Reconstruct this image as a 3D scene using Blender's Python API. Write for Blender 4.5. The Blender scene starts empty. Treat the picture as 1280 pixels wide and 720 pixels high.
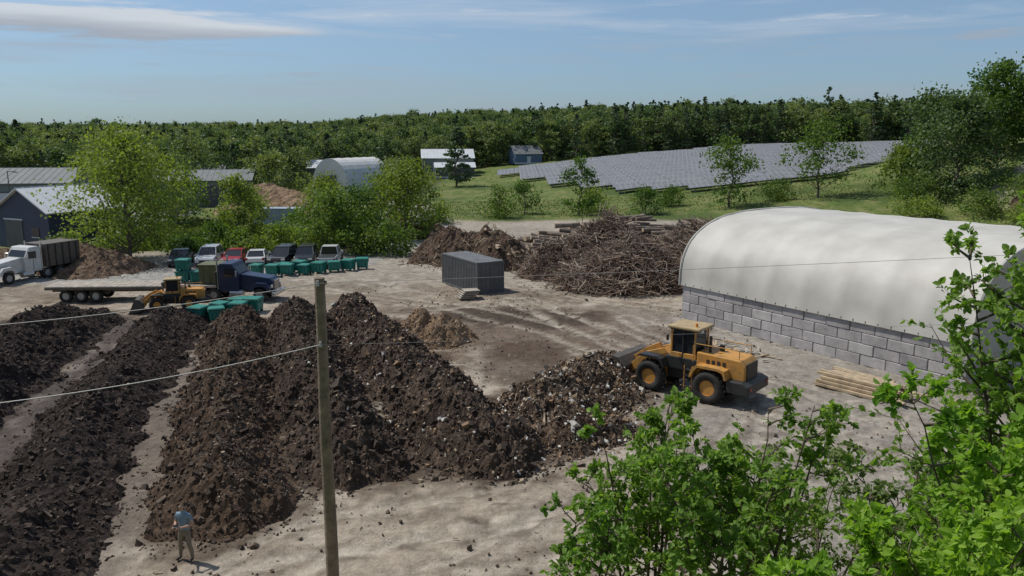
import bpy, bmesh, math, random
import numpy as np
from mathutils import Vector, Matrix, Euler
scene=bpy.context.scene
rad=math.radians
# ---------------------------------------------------------------- noise / terrain
def vn(x,y,seed=0):
    x=np.asarray(x,float); y=np.asarray(y,float)
    xi=np.floor(x).astype(np.int64); yi=np.floor(y).astype(np.int64)
    fx=x-xi; fy=y-yi
    fx=fx*fx*(3-2*fx); fy=fy*fy*(3-2*fy)
    def h(a,b):
        k=(a*374761393+b*668265263+seed*974634777)&0xffffffff
        k=((k^(k>>13))*1274126177)&0xffffffff
        k=k^(k>>16)
        return k/4294967295.0
    return (h(xi,yi)*(1-fx)+h(xi+1,yi)*fx)*(1-fy)+(h(xi,yi+1)*(1-fx)+h(xi+1,yi+1)*fx)*fy
def fbm(x,y,seed=0,oct=4,g=.5):
    s=0;a=1;t=0
    for i in range(oct):
        s=s+a*vn(x*2**i+17.3*i,y*2**i-9.1*i,seed+i); t+=a; a*=g
    return s/t
def ss(a,b,x):
    t=np.clip((np.asarray(x,float)-a)/(b-a),0,1); return t*t*(3-2*t)
def segdist(x,y,pts):
    x=np.asarray(x,float);y=np.asarray(y,float)
    best=np.full(x.shape,1e9);bs=np.zeros(x.shape)
    L=[0]
    for a,b in zip(pts[:-1],pts[1:]): L.append(L[-1]+math.hypot(b[0]-a[0],b[1]-a[1]))
    for i,(a,b) in enumerate(zip(pts[:-1],pts[1:])):
        dx,dy=b[0]-a[0],b[1]-a[1]; l2=dx*dx+dy*dy
        t=np.clip(((x-a[0])*dx+(y-a[1])*dy)/l2,0,1)
        d=np.hypot(x-a[0]-t*dx,y-a[1]-t*dy)
        m=d<best
        best=np.where(m,d,best); bs=np.where(m,(L[i]+t*(L[i+1]-L[i]))/L[-1],bs)
    return best,bs
def TH(x,y):
    x=np.asarray(x,float);y=np.asarray(y,float)
    lin=.107*(x-19)+.0386*(y-158)+1
    lin=lin*ss(70,120,y)
    lin=np.log1p(np.exp(np.clip(lin*1.5,-30,30)))/1.5
    hill=12*(1-np.exp(-lin/10))*ss(80,118,y)
    hill=hill+8*ss(250,600,y)+14*ss(600,1600,y)+10*ss(1500,2400,y)
    bank=6.0*ss(58,76,x)*ss(88,112,y)*(1-ss(135,165,y))*(.8+.4*fbm(x*.12,y*.12,71,3))
    near=.62*np.maximum(0,18-y)*(y>-10)+.62*28*(y<=-10)
    micro=(fbm(x*.25,y*.25,3,3)-.5)*.22*ss(18,24,y)
    return hill+bank+near+micro
def th(x,y): return float(TH(np.array([x]),np.array([y]))[0])
# ---------------------------------------------------------------- materials
def newmat(name):
    m=bpy.data.materials.new(name); m.use_nodes=True
    nt=m.node_tree; b=nt.nodes['Principled BSDF']; return m,nt,b
def pmat(name,c,rough=.6,metal=0,var=.15,scale=3,bump=0,spec=.5,dirt=None):
    m,nt,b=newmat(name); N=nt.nodes;L=nt.links
    tc=N.new('ShaderNodeTexCoord'); no=N.new('ShaderNodeTexNoise')
    no.inputs['Scale'].default_value=scale; no.inputs['Detail'].default_value=6; no.inputs['Roughness'].default_value=.65
    L.new(tc.outputs['Object'],no.inputs['Vector'])
    r=N.new('ShaderNodeValToRGB'); r.color_ramp.elements[0].position=.3;r.color_ramp.elements[1].position=.72
    d=dirt if dirt else [v*(1-var*1.6) for v in c]
    r.color_ramp.elements[0].color=(*d,1); r.color_ramp.elements[1].color=(*[min(1,v*(1+var*.5)) for v in c],1)
    if dirt: r.color_ramp.elements[0].position=.32; r.color_ramp.elements[1].position=.5
    L.new(no.outputs['Fac'],r.inputs['Fac']); L.new(r.outputs['Color'],b.inputs['Base Color'])
    b.inputs['Roughness'].default_value=rough; b.inputs['Metallic'].default_value=metal
    b.inputs['Specular IOR Level'].default_value=spec
    if bump:
        bp=N.new('ShaderNodeBump'); bp.inputs['Strength'].default_value=bump; bp.inputs['Distance'].default_value=.05
        n2=N.new('ShaderNodeTexNoise'); n2.inputs['Scale'].default_value=scale*4; n2.inputs['Detail'].default_value=5
        L.new(tc.outputs['Object'],n2.inputs['Vector'])
        L.new(n2.outputs['Fac'],bp.inputs['Height']); L.new(bp.outputs['Normal'],b.inputs['Normal'])
    return m
def leafmat(name,c1,c2,tr=.35,scale=.6,vari=.3,trc=None):
    m,nt,b=newmat(name); N=nt.nodes;L=nt.links
    tc=N.new('ShaderNodeTexCoord'); no=N.new('ShaderNodeTexNoise'); no.inputs['Scale'].default_value=scale
    no.inputs['Detail'].default_value=4
    L.new(tc.outputs['Object'],no.inputs['Vector'])
    r=N.new('ShaderNodeValToRGB'); r.color_ramp.elements[0].position=.35;r.color_ramp.elements[1].position=.65
    r.color_ramp.elements[0].color=(*c1,1); r.color_ramp.elements[1].color=(*c2,1)
    L.new(no.outputs['Fac'],r.inputs['Fac'])
    oi=N.new('ShaderNodeObjectInfo'); mr=N.new('ShaderNodeMapRange')
    mr.inputs['To Min'].default_value=1-vari; mr.inputs['To Max'].default_value=1+vari
    L.new(oi.outputs['Random'],mr.inputs['Value'])
    hs=N.new('ShaderNodeHueSaturation'); L.new(r.outputs['Color'],hs.inputs['Color']); L.new(mr.outputs['Result'],hs.inputs['Value'])
    mh=N.new('ShaderNodeMath'); mh.operation='MULTIPLY_ADD'; mh.inputs[1].default_value=-.06*vari/.3; mh.inputs[2].default_value=.5+.03*vari/.3
    L.new(oi.outputs['Random'],mh.inputs[0]); L.new(mh.outputs[0],hs.inputs['Hue'])
    L.new(hs.outputs['Color'],b.inputs['Base Color']); b.inputs['Roughness'].default_value=.55
    b.inputs['Specular IOR Level'].default_value=.25
    t=N.new('ShaderNodeBsdfTranslucent'); mul=N.new('ShaderNodeMixRGB'); mul.blend_type='MULTIPLY'; mul.inputs['Fac'].default_value=1
    L.new(hs.outputs['Color'],mul.inputs['Color1']); mul.inputs['Color2'].default_value=(*(trc or (1.5,1.6,.6)),1)
    L.new(mul.outputs['Color'],t.inputs['Color'])
    mx=N.new('ShaderNodeMixShader'); mx.inputs['Fac'].default_value=tr
    L.new(b.outputs['BSDF'],mx.inputs[1]); L.new(t.outputs['BSDF'],mx.inputs[2])
    L.new(mx.outputs['Shader'],N['Material Output'].inputs['Surface'])
    return m
def compostmat(name,dark,mid,light,fleck=.5,fl=(.5,.42,.33)):
    m,nt,b=newmat(name); N=nt.nodes;L=nt.links
    tc=N.new('ShaderNodeTexCoord')
    def noise(s,d=6,r=.65):
        n=N.new('ShaderNodeTexNoise'); n.inputs['Scale'].default_value=s;n.inputs['Detail'].default_value=d;n.inputs['Roughness'].default_value=r
        L.new(tc.outputs['Object'],n.inputs['Vector']); return n
    n1=noise(1.1,8,.75); r=N.new('ShaderNodeValToRGB')
    r.color_ramp.elements[0].position=.36; r.color_ramp.elements[0].color=(*dark,1)
    r.color_ramp.elements[1].position=.66; r.color_ramp.elements[1].color=(*light,1)
    e=r.color_ramp.elements.new(.51); e.color=(*mid,1)
    L.new(n1.outputs['Fac'],r.inputs['Fac'])
    n2=noise(9,5,.7); r2=N.new('ShaderNodeValToRGB'); r2.color_ramp.elements[0].position=.69-.06*fleck; r2.color_ramp.elements[1].position=.75-.05*fleck
    L.new(n2.outputs['Fac'],r2.inputs['Fac'])
    mx=N.new('ShaderNodeMixRGB'); L.new(r2.outputs['Color'],mx.inputs['Fac']); L.new(r.outputs['Color'],mx.inputs['Color1']); mx.inputs['Color2'].default_value=(*fl,1)
    L.new(mx.outputs['Color'],b.inputs['Base Color']); b.inputs['Roughness'].default_value=.95; b.inputs['Specular IOR Level'].default_value=.15
    bp=N.new('ShaderNodeBump'); bp.inputs['Strength'].default_value=1; bp.inputs['Distance'].default_value=.16
    n3=noise(5,6,.75); L.new(n3.outputs['Fac'],bp.inputs['Height']); L.new(bp.outputs['Normal'],b.inputs['Normal'])
    return m
# ---------------------------------------------------------------- mesh helpers
def mkobj(name,V,F,mats,MI=None,smooth=False,loc=(0,0,0),rz=0,parent=None):
    me=bpy.data.meshes.new(name)
    me.from_pydata(V.tolist() if hasattr(V,'tolist') else V,[],F.tolist() if hasattr(F,'tolist') else F)
    for m in mats: me.materials.append(m)
    if MI is not None: me.polygons.foreach_set('material_index',np.asarray(MI,np.int32))
    if smooth is True: me.polygons.foreach_set('use_smooth',np.ones(len(me.polygons),bool))
    elif smooth is not False: me.polygons.foreach_set('use_smooth',np.asarray(smooth,bool))
    me.update()
    o=bpy.data.objects.new(name,me); scene.collection.objects.link(o); o.location=loc; o.rotation_euler=(0,0,rz)
    if parent: o.parent=parent
    return o
def empty(name,loc=(0,0,0),rz=0):
    o=bpy.data.objects.new(name,None); scene.collection.objects.link(o); o.location=loc;o.rotation_euler=(0,0,rz); return o
class B:
    def __init__(s): s.V=[];s.F=[];s.MI=[];s.S=[];s.mats=[]
    def mi(s,m):
        if m not in s.mats: s.mats.append(m)
        return s.mats.index(m)
    def addbm(s,bm,m,smooth=False,M=None):
        o=len(s.V); bm.verts.index_update()
        for v in bm.verts: s.V.append(tuple((M@v.co) if M else v.co))
        k=s.mi(m)
        for f in bm.faces: s.F.append([o+v.index for v in f.verts]); s.MI.append(k); s.S.append(smooth)
        bm.free()
    def box(s,c,sz,m,bev=0,rot=(0,0,0),taper=None,seg=2):
        bm=bmesh.new(); bmesh.ops.create_cube(bm,size=1)
        for v in bm.verts:
            if taper and v.co.z>0: v.co.x*=taper[0]; v.co.y*=taper[1]
            v.co=Vector((v.co.x*sz[0],v.co.y*sz[1],v.co.z*sz[2]))
        if bev: bmesh.ops.bevel(bm,geom=list(bm.edges),offset=bev,segments=seg,affect='EDGES',profile=.5)
        s.addbm(bm,m,False,Matrix.Translation(c)@Euler(rot).to_matrix().to_4x4())
    def cyl(s,p0,p1,r0,r1,m,seg=16,smooth=True):
        p0=Vector(p0);p1=Vector(p1); d=p1-p0
        bm=bmesh.new(); bmesh.ops.create_cone(bm,cap_ends=True,segments=seg,radius1=r0,radius2=r1,depth=d.length)
        s.addbm(bm,m,False,Matrix.Translation((p0+p1)/2)@d.to_track_quat('Z','Y').to_matrix().to_4x4())
    def prism(s,prof,y0,y1,m,bev=0,inset=None):
        bm=bmesh.new(); yc=(y0+y1)/2; hw=(y1-y0)/2
        f=inset if inset else (lambda x,z:1)
        a=[bm.verts.new((x,yc-hw*f(x,z),z)) for x,z in prof]; b=[bm.verts.new((x,yc+hw*f(x,z),z)) for x,z in prof]
        bm.faces.new(a); bm.faces.new(b[::-1]); n=len(prof)
        for i in range(n): bm.faces.new((a[i],b[i],b[(i+1)%n],a[(i+1)%n]))
        bmesh.ops.recalc_face_normals(bm,faces=bm.faces[:])
        if bev: bmesh.ops.bevel(bm,geom=list(bm.edges),offset=bev,segments=2,affect='EDGES',profile=.5)
        s.addbm(bm,m)
    def wheel(s,c,r,w,tire,hub,hr=.5):
        prof=[(0,-w*.32),(r*hr,-w*.32),(r*hr,-w*.42),(r*.8,-w*.5),(r*.96,-w*.42),(r,-w*.25),(r,w*.25),(r*.96,w*.42),(r*.8,w*.5),(r*hr,w*.42),(r*hr,w*.32),(0,w*.32)]
        n=22; o=len(s.V); k=s.mi(tire);kh=s.mi(hub)
        for i in range(n):
            a=2*math.pi*i/n
            for (q,y) in prof: s.V.append((c[0]+q*math.cos(a),c[1]+y,c[2]+q*math.sin(a)))
        P=len(prof)
        for i in range(n):
            j=(i+1)%n
            for t in range(P-1):
                s.F.append([o+i*P+t,o+i*P+t+1,o+j*P+t+1,o+j*P+t]); s.MI.append(kh if t in(0,1,P-3,P-2) else k); s.S.append(t not in (0,1,P-3,P-2))
    def done(s,name,loc=(0,0,0),rz=0,scale=1,parent=None):
        o=mkobj(name,s.V,s.F,s.mats,s.MI,s.S,loc,rz,parent); o.scale=(scale,)*3; return o
class Q:  # numpy quad accumulator
    def __init__(s): s.V=[];s.F=[];s.M=[];s.n=0
    def add(s,V,F,m=0):
        s.V.append(V); s.F.append(F+s.n); s.M.append(np.full(len(F),m,np.int32)); s.n+=len(V)
    def tube(s,pts,rs,seg=5,m=0):
        pts=np.asarray(pts,float); n=len(pts)
        T=np.gradient(pts,axis=0); T/=np.linalg.norm(T,axis=1)[:,None]+1e-9
        ref=np.array([.31,.95,.05]) if abs(T[0][2])>.7 else np.array([0,0,1.])
        X=np.cross(T,ref); X/=np.linalg.norm(X,axis=1)[:,None]+1e-9; Y=np.cross(T,X)
        a=np.arange(seg)*2*np.pi/seg
        V=(pts[:,None,:]+np.asarray(rs)[:,None,None]*(np.cos(a)[None,:,None]*X[:,None,:]+np.sin(a)[None,:,None]*Y[:,None,:])).reshape(-1,3)
        F=[]
        for i in range(n-1):
            for j in range(seg):
                k=(j+1)%seg; F.append((i*seg+j,i*seg+k,(i+1)*seg+k,(i+1)*seg+j))
        s.add(V,np.array(F),m)
    def cubes(s,C,S,rng,m=0,elong=None):
        n=len(C); c=np.array([[-1,-1,-1],[1,-1,-1],[1,1,-1],[-1,1,-1],[-1,-1,1],[1,-1,1],[1,1,1],[-1,1,1]],float)*.5
        f=np.array([[0,3,2,1],[4,5,6,7],[0,1,5,4],[1,2,6,5],[2,3,7,6],[3,0,4,7]])
        A=rng.normal(size=(n,3,3)); q,_=np.linalg.qr(A)
        sc=(S[:,None]*rng.uniform(.45,1.3,(n,3)))
        if elong is not None: sc=sc*np.array(elong)
        P=c[None]*sc[:,None,:]*rng.uniform(.5,1.2,(n,8,1))
        P=np.einsum('nij,nkj->nki',q,P)+C[:,None,:]
        F=(f[None]+8*np.arange(n)[:,None,None]).reshape(-1,4)
        s.add(P.reshape(-1,3),F,m)
    def leaves(s,P,D,Nn,S,m=0,fine=False):
        D=D/(np.linalg.norm(D,axis=1)[:,None]+1e-9); W=np.cross(D,Nn); W/=np.linalg.norm(W,axis=1)[:,None]+1e-9
        U=np.cross(W,D)
        if fine: co=np.array([[0,0,0],[.28,.36,.09],[.68,.27,.07],[1,0,-.06],[.68,-.27,.07],[.28,-.36,.09]]); f=np.array([[0,1,2,3],[0,3,4,5]])
        else: co=np.array([[-.5,0,0],[0,.38,.1],[.5,0,0],[0,-.38,-.05]]); f=np.array([[0,1,2,3]])
        k=len(co); n=len(P)
        V=P[:,None,:]+S[:,None,None]*(co[None,:,0:1]*D[:,None,:]+co[None,:,1:2]*W[:,None,:]+co[None,:,2:3]*U[:,None,:])
        F=(f[None]+k*np.arange(n)[:,None,None]).reshape(-1,4)
        s.add(V.reshape(-1,3),F,m)
    def mesh(s,name,mats,smooth=False):
        V=np.concatenate(s.V);F=np.concatenate(s.F);M=np.concatenate(s.M)
        me=bpy.data.meshes.new(name); me.from_pydata(V.tolist(),[],F.tolist())
        for m in mats: me.materials.append(m)
        me.polygons.foreach_set('material_index',M); me.update(); return me
    def obj(s,name,mats,loc=(0,0,0),rz=0,parent=None):
        o=bpy.data.objects.new(name,s.mesh(name,mats)); scene.collection.objects.link(o); o.location=loc;o.rotation_euler=(0,0,rz)
        if parent:o.parent=parent
        return o
def unit(v): return v/(np.linalg.norm(v,axis=-1,keepdims=True)+1e-9)
# ---------------------------------------------------------------- trees
bark=pmat('bark',(.16,.13,.10),.9,0,.3,4,.4)
def gen_tree(seed,H,R,z0=.25,nc=30,nl=2000,ls=.35,kind='dec',multi=1,cr=.3):
    rng=np.random.default_rng(seed); q=Q()
    tp=[np.array([0,0,-.3])]; 
    for i in range(1,8): tp.append(np.array([rng.normal()*H*.012*i**.6,rng.normal()*H*.012*i**.6,H*.9*i/7]))
    tp=np.array(tp); r0=H*.014+.03
    q.tube(tp,np.linspace(r0,r0*.15,8),7,0)
    C=[];CR=[]
    for i in range(nc):
        if kind=='dec':
            u=rng.random()**.85; z=z0+(1-z0)*u
            prof=max(.12,math.sin(math.pi*min(1,(.12+.84*u))**.85))**.75*(.75+.5*rng.random())
        else:
            u=rng.random()**1.15; z=z0+(1-z0)*u; prof=(1-u)**.8+.05
        a=rng.random()*6.283; rr=R*prof*(rng.random()**.45)
        C.append([rr*math.cos(a),rr*math.sin(a),z*H*(.97 if kind=='dec' else 1)]); CR.append(R*cr*rng.uniform(.6,1.25)*(1 if kind=='dec' else (1.1-u*.9)))
    C=np.array(C);CR=np.array(CR)
    for c in C:
        d=math.hypot(c[0],c[1]); zt=max(z0*H*.55,c[2]-d*(.8 if kind=='dec' else .1)-.2)
        zt=min(zt,H*.85); f=zt/(H*.9)*7; i=int(min(6,f)); b=tp[i]+(tp[i+1]-tp[i])*(f-i)
        mid=(b+c)/2+np.array([0,0,-.08*d])
        q.tube([b,mid,c],[r0*.3,r0*.18,r0*.05],4,0)
    k=rng.integers(0,nc,nl); g=rng.normal(size=(nl,3))*np.array([1,1,.7 if kind=='dec' else .35])
    P=C[k]+g*CR[k][:,None]*.62
    N=unit(rng.normal(size=(nl,3))+np.array([0,0,.7])+unit(g)*.6)
    q.leaves(P,rng.normal(size=(nl,3)),N,ls*rng.uniform(.6,1.35,nl),1)
    return q
L_mid=leafmat('leaf_mid',(.08,.135,.03),(.15,.21,.045),.4,.45)
L_light=leafmat('leaf_light',(.13,.195,.04),(.21,.27,.065),.4,.5,.2)
L_far=leafmat('leaf_far_hazed',(.085,.13,.05),(.15,.20,.075),.32,.25,.38)  # aerial haze painted into the leaf colour: lighter and slightly bluish
L_pine=leafmat('leaf_pine',(.058,.095,.05),(.10,.145,.066),.22,.4,.3)
def tree(name,x,y,seed,H,R,mat,**k):
    q=gen_tree(seed,H,R,**k); return q.obj(name,[bark,mat],(x,y,th(x,y)),seed*1.7)
# ---------------------------------------------------------------- world, sun
el=rad(58); azx,azy=-.93,.37
n_=math.hypot(azx,azy); sdir=Vector((azx/n_*math.cos(el),azy/n_*math.cos(el),math.sin(el)))
w=bpy.data.worlds.new('World'); scene.world=w; w.use_nodes=True; nt=w.node_tree; N=nt.nodes; L=nt.links
for n in list(N): N.remove(n)
out=N.new('ShaderNodeOutputWorld'); bg=N.new('ShaderNodeBackground'); sky=N.new('ShaderNodeTexSky'); sky.sky_type='NISHITA'
sky.sun_disc=False; sky.sun_elevation=el; sky.sun_rotation=math.atan2(azx,azy); sky.altitude=100; sky.air_density=1.0; sky.dust_density=.5; sky.ozone_density=1.8
tc=N.new('ShaderNodeTexCoord'); sp=N.new('ShaderNodeSeparateXYZ'); L.new(tc.outputs['Generated'],sp.inputs[0])
def math_(op,a,b=None,c=None,clamp=False):
    m=N.new('ShaderNodeMath'); m.operation=op; m.use_clamp=clamp
    for i,v in enumerate((a,b,c)):
        if v is None: continue
        if isinstance(v,(int,float)): m.inputs[i].default_value=v
        else: L.new(v,m.inputs[i])
    return m.outputs[0]
# horizon tint: colour multiply turns the low sky blue-grey rather than yellow
hz=N.new('ShaderNodeMapRange'); hz.inputs['From Min'].default_value=.0; hz.inputs['From Max'].default_value=.22; hz.inputs['To Min'].default_value=1; hz.inputs['To Max'].default_value=0
L.new(sp.outputs['Z'],hz.inputs['Value'])
tint=N.new('ShaderNodeMixRGB'); tint.blend_type='MULTIPLY'; L.new(hz.outputs['Result'],tint.inputs['Fac']); L.new(sky.outputs['Color'],tint.inputs['Color1']); tint.inputs['Color2'].default_value=(.44,.60,.85,1)
L.new(tint.outputs['Color'],bg.inputs['Color']); bg.inputs['Strength'].default_value=.102
bc=N.new('ShaderNodeBackground'); bc.inputs['Strength'].default_value=1
mp=N.new('ShaderNodeMapping'); mp.inputs['Scale'].default_value=(2.2,2.2,26); L.new(tc.outputs['Generated'],mp.inputs['Vector'])
n1=N.new('ShaderNodeTexNoise'); n1.inputs['Scale'].default_value=1.6; n1.inputs['Detail'].default_value=8; n1.inputs['Roughness'].default_value=.55; n1.inputs['Distortion'].default_value=.4
L.new(mp.outputs['Vector'],n1.inputs['Vector'])
thin=N.new('ShaderNodeMapRange'); thin.inputs['From Min'].default_value=.47; thin.inputs['From Max'].default_value=.75; thin.inputs['To Max'].default_value=.55
L.new(n1.outputs['Fac'],thin.inputs['Value'])
mp2=N.new('ShaderNodeMapping'); mp2.inputs['Scale'].default_value=(5,5,48); mp2.inputs['Location'].default_value=(3.1,1.7,.4); L.new(tc.outputs['Generated'],mp2.inputs['Vector'])
n2=N.new('ShaderNodeTexNoise'); n2.inputs['Scale'].default_value=1.2; n2.inputs['Detail'].default_value=7; n2.inputs['Roughness'].default_value=.6; L.new(mp2.outputs['Vector'],n2.inputs['Vector'])
puff=N.new('ShaderNodeMapRange'); puff.inputs['From Min'].default_value=.57; puff.inputs['From Max'].default_value=.72; puff.inputs['To Max'].default_value=.7
L.new(n2.outputs['Fac'],puff.inputs['Value'])
az=math_('ARCTAN2',sp.outputs['X'],sp.outputs['Y'])
nd=math_('MULTIPLY_ADD',n1.outputs['Fac'],.04,-.02)
nd2=math_('MULTIPLY_ADD',n2.outputs['Fac'],.014,-.007)
bz=math_('ADD',math_('ADD',sp.outputs['Z'],nd),nd2)
ea=math_('POWER',math_('ABSOLUTE',math_('DIVIDE',math_('ADD',az,.45),.25)),2.2)
eb=math_('POWER',math_('ABSOLUTE',math_('DIVIDE',math_('SUBTRACT',bz,.120),.0175)),2.0)
el_=math_('SUBTRACT',1.0,math_('ADD',ea,eb))
lens=math_('MULTIPLY',math_('MULTIPLY',el_,2.4,clamp=True),.92)
fac=math_('MAXIMUM',math_('MAXIMUM',thin.outputs['Result'],puff.outputs['Result']),lens)
cm=N.new('ShaderNodeMapRange'); cm.inputs['From Min'].default_value=.106; cm.inputs['From Max'].default_value=.128; L.new(bz,cm.inputs['Value'])
cc=N.new('ShaderNodeMixRGB'); L.new(cm.outputs['Result'],cc.inputs['Fac']); cc.inputs['Color1'].default_value=(.36,.40,.46,1); cc.inputs['Color2'].default_value=(.62,.66,.71,1)
L.new(cc.outputs['Color'],bc.inputs['Color'])
ms=N.new('ShaderNodeMixShader'); L.new(fac,ms.inputs['Fac']); L.new(bg.outputs[0],ms.inputs[1]); L.new(bc.outputs[0],ms.inputs[2]); L.new(ms.outputs[0],out.inputs['Surface'])
sl=bpy.data.lights.new('sun','SUN'); sl.energy=3.7; sl.angle=rad(.6); sl.color=(1,.96,.88)
so=bpy.data.objects.new('sun',sl); scene.collection.objects.link(so); so.rotation_euler=sdir.to_track_quat('Z','Y').to_euler(); so.location=(-40,20,60)
cam=bpy.data.cameras.new('camera'); cam.lens=28.125; cam.sensor_width=36; cam.clip_end=6000; cam.clip_start=.1
co=bpy.data.objects.new('camera',cam); scene.collection.objects.link(co); co.location=(0,0,12.3); co.rotation_euler=(rad(79.24),0,0); scene.camera=co
scene.view_settings.view_transform='Standard'; scene.view_settings.look='None'; scene.view_settings.exposure=0
# ---------------------------------------------------------------- layout data
W={'A':([(-29.8,52),(-27.8,44),(-25.8,36),(-23.2,27),(-20,18)],3.2,1.95),
   'Bw':([(-22.9,52),(-20.6,43),(-18.9,36),(-16.6,27.5),(-14.2,19)],2.4,1.25),
   'C1':([(-17.5,50.5),(-15.3,43),(-13.3,36),(-11.1,29),(-9.7,25)],2.4,1.5),
   'C2':([(-14.1,51),(-11.6,43.5),(-9.1,36.5),(-6.0,28.6)],2.25,1.95),
   'D':([(-10.7,52),(-8.2,46),(-5.3,39),(-2.7,33),(-1.0,29.6)],2.45,2.0),
   'E':([(5.2,40.4),(3.4,37.4),(1.5,34.6),(2.2,32.0)],2.7,1.55)}
# ---------------------------------------------------------------- ground
def coords(lo,hi,step,far_lo,far_hi):
    c=list(np.arange(lo,hi,step)); s=step; v=lo; a=[]
    while v>far_lo: s*=1.16; v-=s; a.append(v)
    s=step; v=c[-1]; b=[]
    while v<far_hi: s*=(1.035 if v<260 else 1.16); v+=s; b.append(v)
    return np.array(a[::-1]+c+b)
gx=coords(-50,45,.2,-2600,2600); gy=coords(8,72,.2,-400,2700)
X,Y=np.meshgrid(gx,gy); 
Z=TH(X,Y)
near=(ss(20,24,Y)*(1-ss(70,90,Y)))
Z=Z+near*((fbm(X*1.6,Y*1.6,8,4)-.5)*.2)
col=np.zeros(X.shape+(3,))
def C(c): return np.array(c)[None,None,:]
def mixc(col,c,f): 
    f=np.clip(f,0,1)[...,None]; return col*(1-f)+np.array(c)*f
n_big=fbm(X*.09,Y*.09,11,5,.6); n_m=fbm(X*.5,Y*.5,21,5,.62); n_s=fbm(X*2.2,Y*2.2,31,3,.6); n_m2=fbm(X*.27+9,Y*.27,61,6,.7)
col=col+C((.335,.282,.22))
col=mixc(col,(.20,.158,.118),ss(.44,.62,n_big)*.85)
col=mixc(col,(.42,.365,.30),ss(.5,.66,n_m)*.6)
col=mixc(col,(.14,.108,.08),ss(.53,.67,n_m2)*.6)
col=mixc(col,(.285,.262,.23),ss(3,9,X)*(1-ss(50,60,Y))*.75)
d=np.hypot((X-1.5)/10.5,(Y-49)/8.5)+(n_m-.5)*1.1
col=mixc(col,(.13,.094,.07),(1-ss(.55,1.15,d))*.85)
d=np.hypot((X+0)/6,(Y-54)/3.6)+(n_m-.5)*1.4
col=mixc(col,(.055,.04,.03),(1-ss(.6,1.1,d))*.85)
d=np.hypot((X-.5)/3.5,(Y-43)/6)+(n_m-.5)*1.4
col=mixc(col,(.08,.055,.04),(1-ss(.6,1.1,d))*.7)
for k,(p,wd,h) in W.items():
    d,s=segdist(X,Y,p); d=d-wd+(n_m-.5)*3.6+(n_s-.5)*1.6
    amt={'A':.95,'Bw':.85}.get(k,.8)
    col=mixc(col,(.055,.042,.034) if k in('A','Bw') else (.085,.06,.042),(1-ss(-.2,1.4,d))*amt)
d,s=segdist(X,Y,[(-25.8,52),(-23.3,43),(-21.8,36),(-19,27),(-17,20)])
col=mixc(col,(.085,.07,.065),(1-ss(.3,1.6,d+(n_m-.5)*1.2))*.85)
col=mixc(col,(.19,.165,.15),(1-ss(.05,.2,abs(abs(d+(n_big-.5))-.7)))*.5*(n_s>.45))
d,s=segdist(X,Y,[(-19.9,53),(-17.9,43),(-16,36),(-13.6,27.5),(-11.6,20)])
col=mixc(col,(.19,.158,.13),(1-ss(.25,1.3,d+(n_m-.5)*1.7))*.7)
for p in ([(-2,20),(3,25),(9,30),(16,33)],[(-8,20),(0,22.5),(8,27),(20,30)],[(4,45),(10,43),(14,39),(17,33)],[(-30,63),(-15,64),(-5,58),(3,50),(6,44)],[(-40,68),(-20,69),(-8,73),(0,66),(12,56)],[(-6,57),(1,60),(5,50)],[(-25,66),(-12,78),(-6,95),(-10,120)],[(-3,72),(8,82),(-6,92)],[(9,30),(12,37),(8,46),(0,60)],[(-9,19),(-6,23),(1,26),(7,32)],[(14,30),(10,36),(12,44),(8,54)]):
    d,s=segdist(X,Y,p); d=d+(n_big-.5)*2
    rut=(1-ss(.15,.5,abs(d-.95)))
    col=mixc(col,(.43,.38,.31),rut*.45*(n_s>.36))
    col=mixc(col,(.15,.115,.085),(1-ss(.05,.2,abs(abs(d-.95)-.42)))*.45*(n_m>.42))
    Z=Z-rut*.05*near
col=mixc(col,(.34,.31,.265),ss(60,75,Y)*(1-ss(112,120,Y))*.55)
for (px,py,r) in ((-1.1,24.2,.6),(-3.2,22.6,.5),(-.3,25.2,.4),(3.5,27.4,.5)):
    d=np.hypot(X-px,(Y-py)*1.5)+(n_s-.5)*.8; col=mixc(col,(.1,.075,.055),(1-ss(r*.5,r,d))*.7)
gn=(n_m-.5)*12+(n_big-.5)*14
gc=mixc(np.zeros_like(col)+C((.10,.14,.035)),(.17,.18,.065),ss(.4,.65,n_m)); gc=mixc(gc,(.06,.095,.025),ss(.50,.66,n_big)*.8)
gr=ss(116,120,Y+gn*.35+.9*np.maximum(0,X-20))*ss(-16,-11,X+gn*.2)*ss(78,86,Y)
left=ss(85,88,Y+gn*.3)*(1-ss(-24,-18,X+gn*.2))
gmask=np.maximum(gr,left)
gmask=np.maximum(gmask,ss(135,150,Y+gn*.5))
d,s=segdist(X,Y,[(-44,69),(-28,70.5),(-17,78),(-13,92),(-11,105),(-13,125),(-22,150),(-36,175)])
gmask=gmask*ss(2.8,4.2,d+(n_m-.5)*2)
col=mixc(col,(.30,.292,.275),(1-ss(2.3,3.8,d+(n_m-.5)*2))*.8)
col=mixc(col,(.38,.365,.335),(1-ss(.1,.4,abs(d-1.1+(n_s-.5)*.3)))*.4)
bm_=ss(62,68,X)*ss(92,98,Y)*(1-ss(110,118,Y))
gmask=gmask*(1-bm_*ss(.50,.58,n_m+.04))
gmask=np.maximum(gmask,1-ss(15,18,Y+gn*.1))
col=col*(1-gmask[...,None])+gc*gmask[...,None]
am=(1-ss(-52,-50,X+n_m))*ss(96,98,Y)*(1-ss(132,134,Y)); col=mixc(col,(.2,.2,.2),am)
col=mixc(col,(.045,.065,.022),ss(150,175,Y)*(1-ss(-22,-16,X))); col=mixc(col,(.035,.055,.02),ss(262,280,Y))
ny,nx=X.shape
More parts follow.
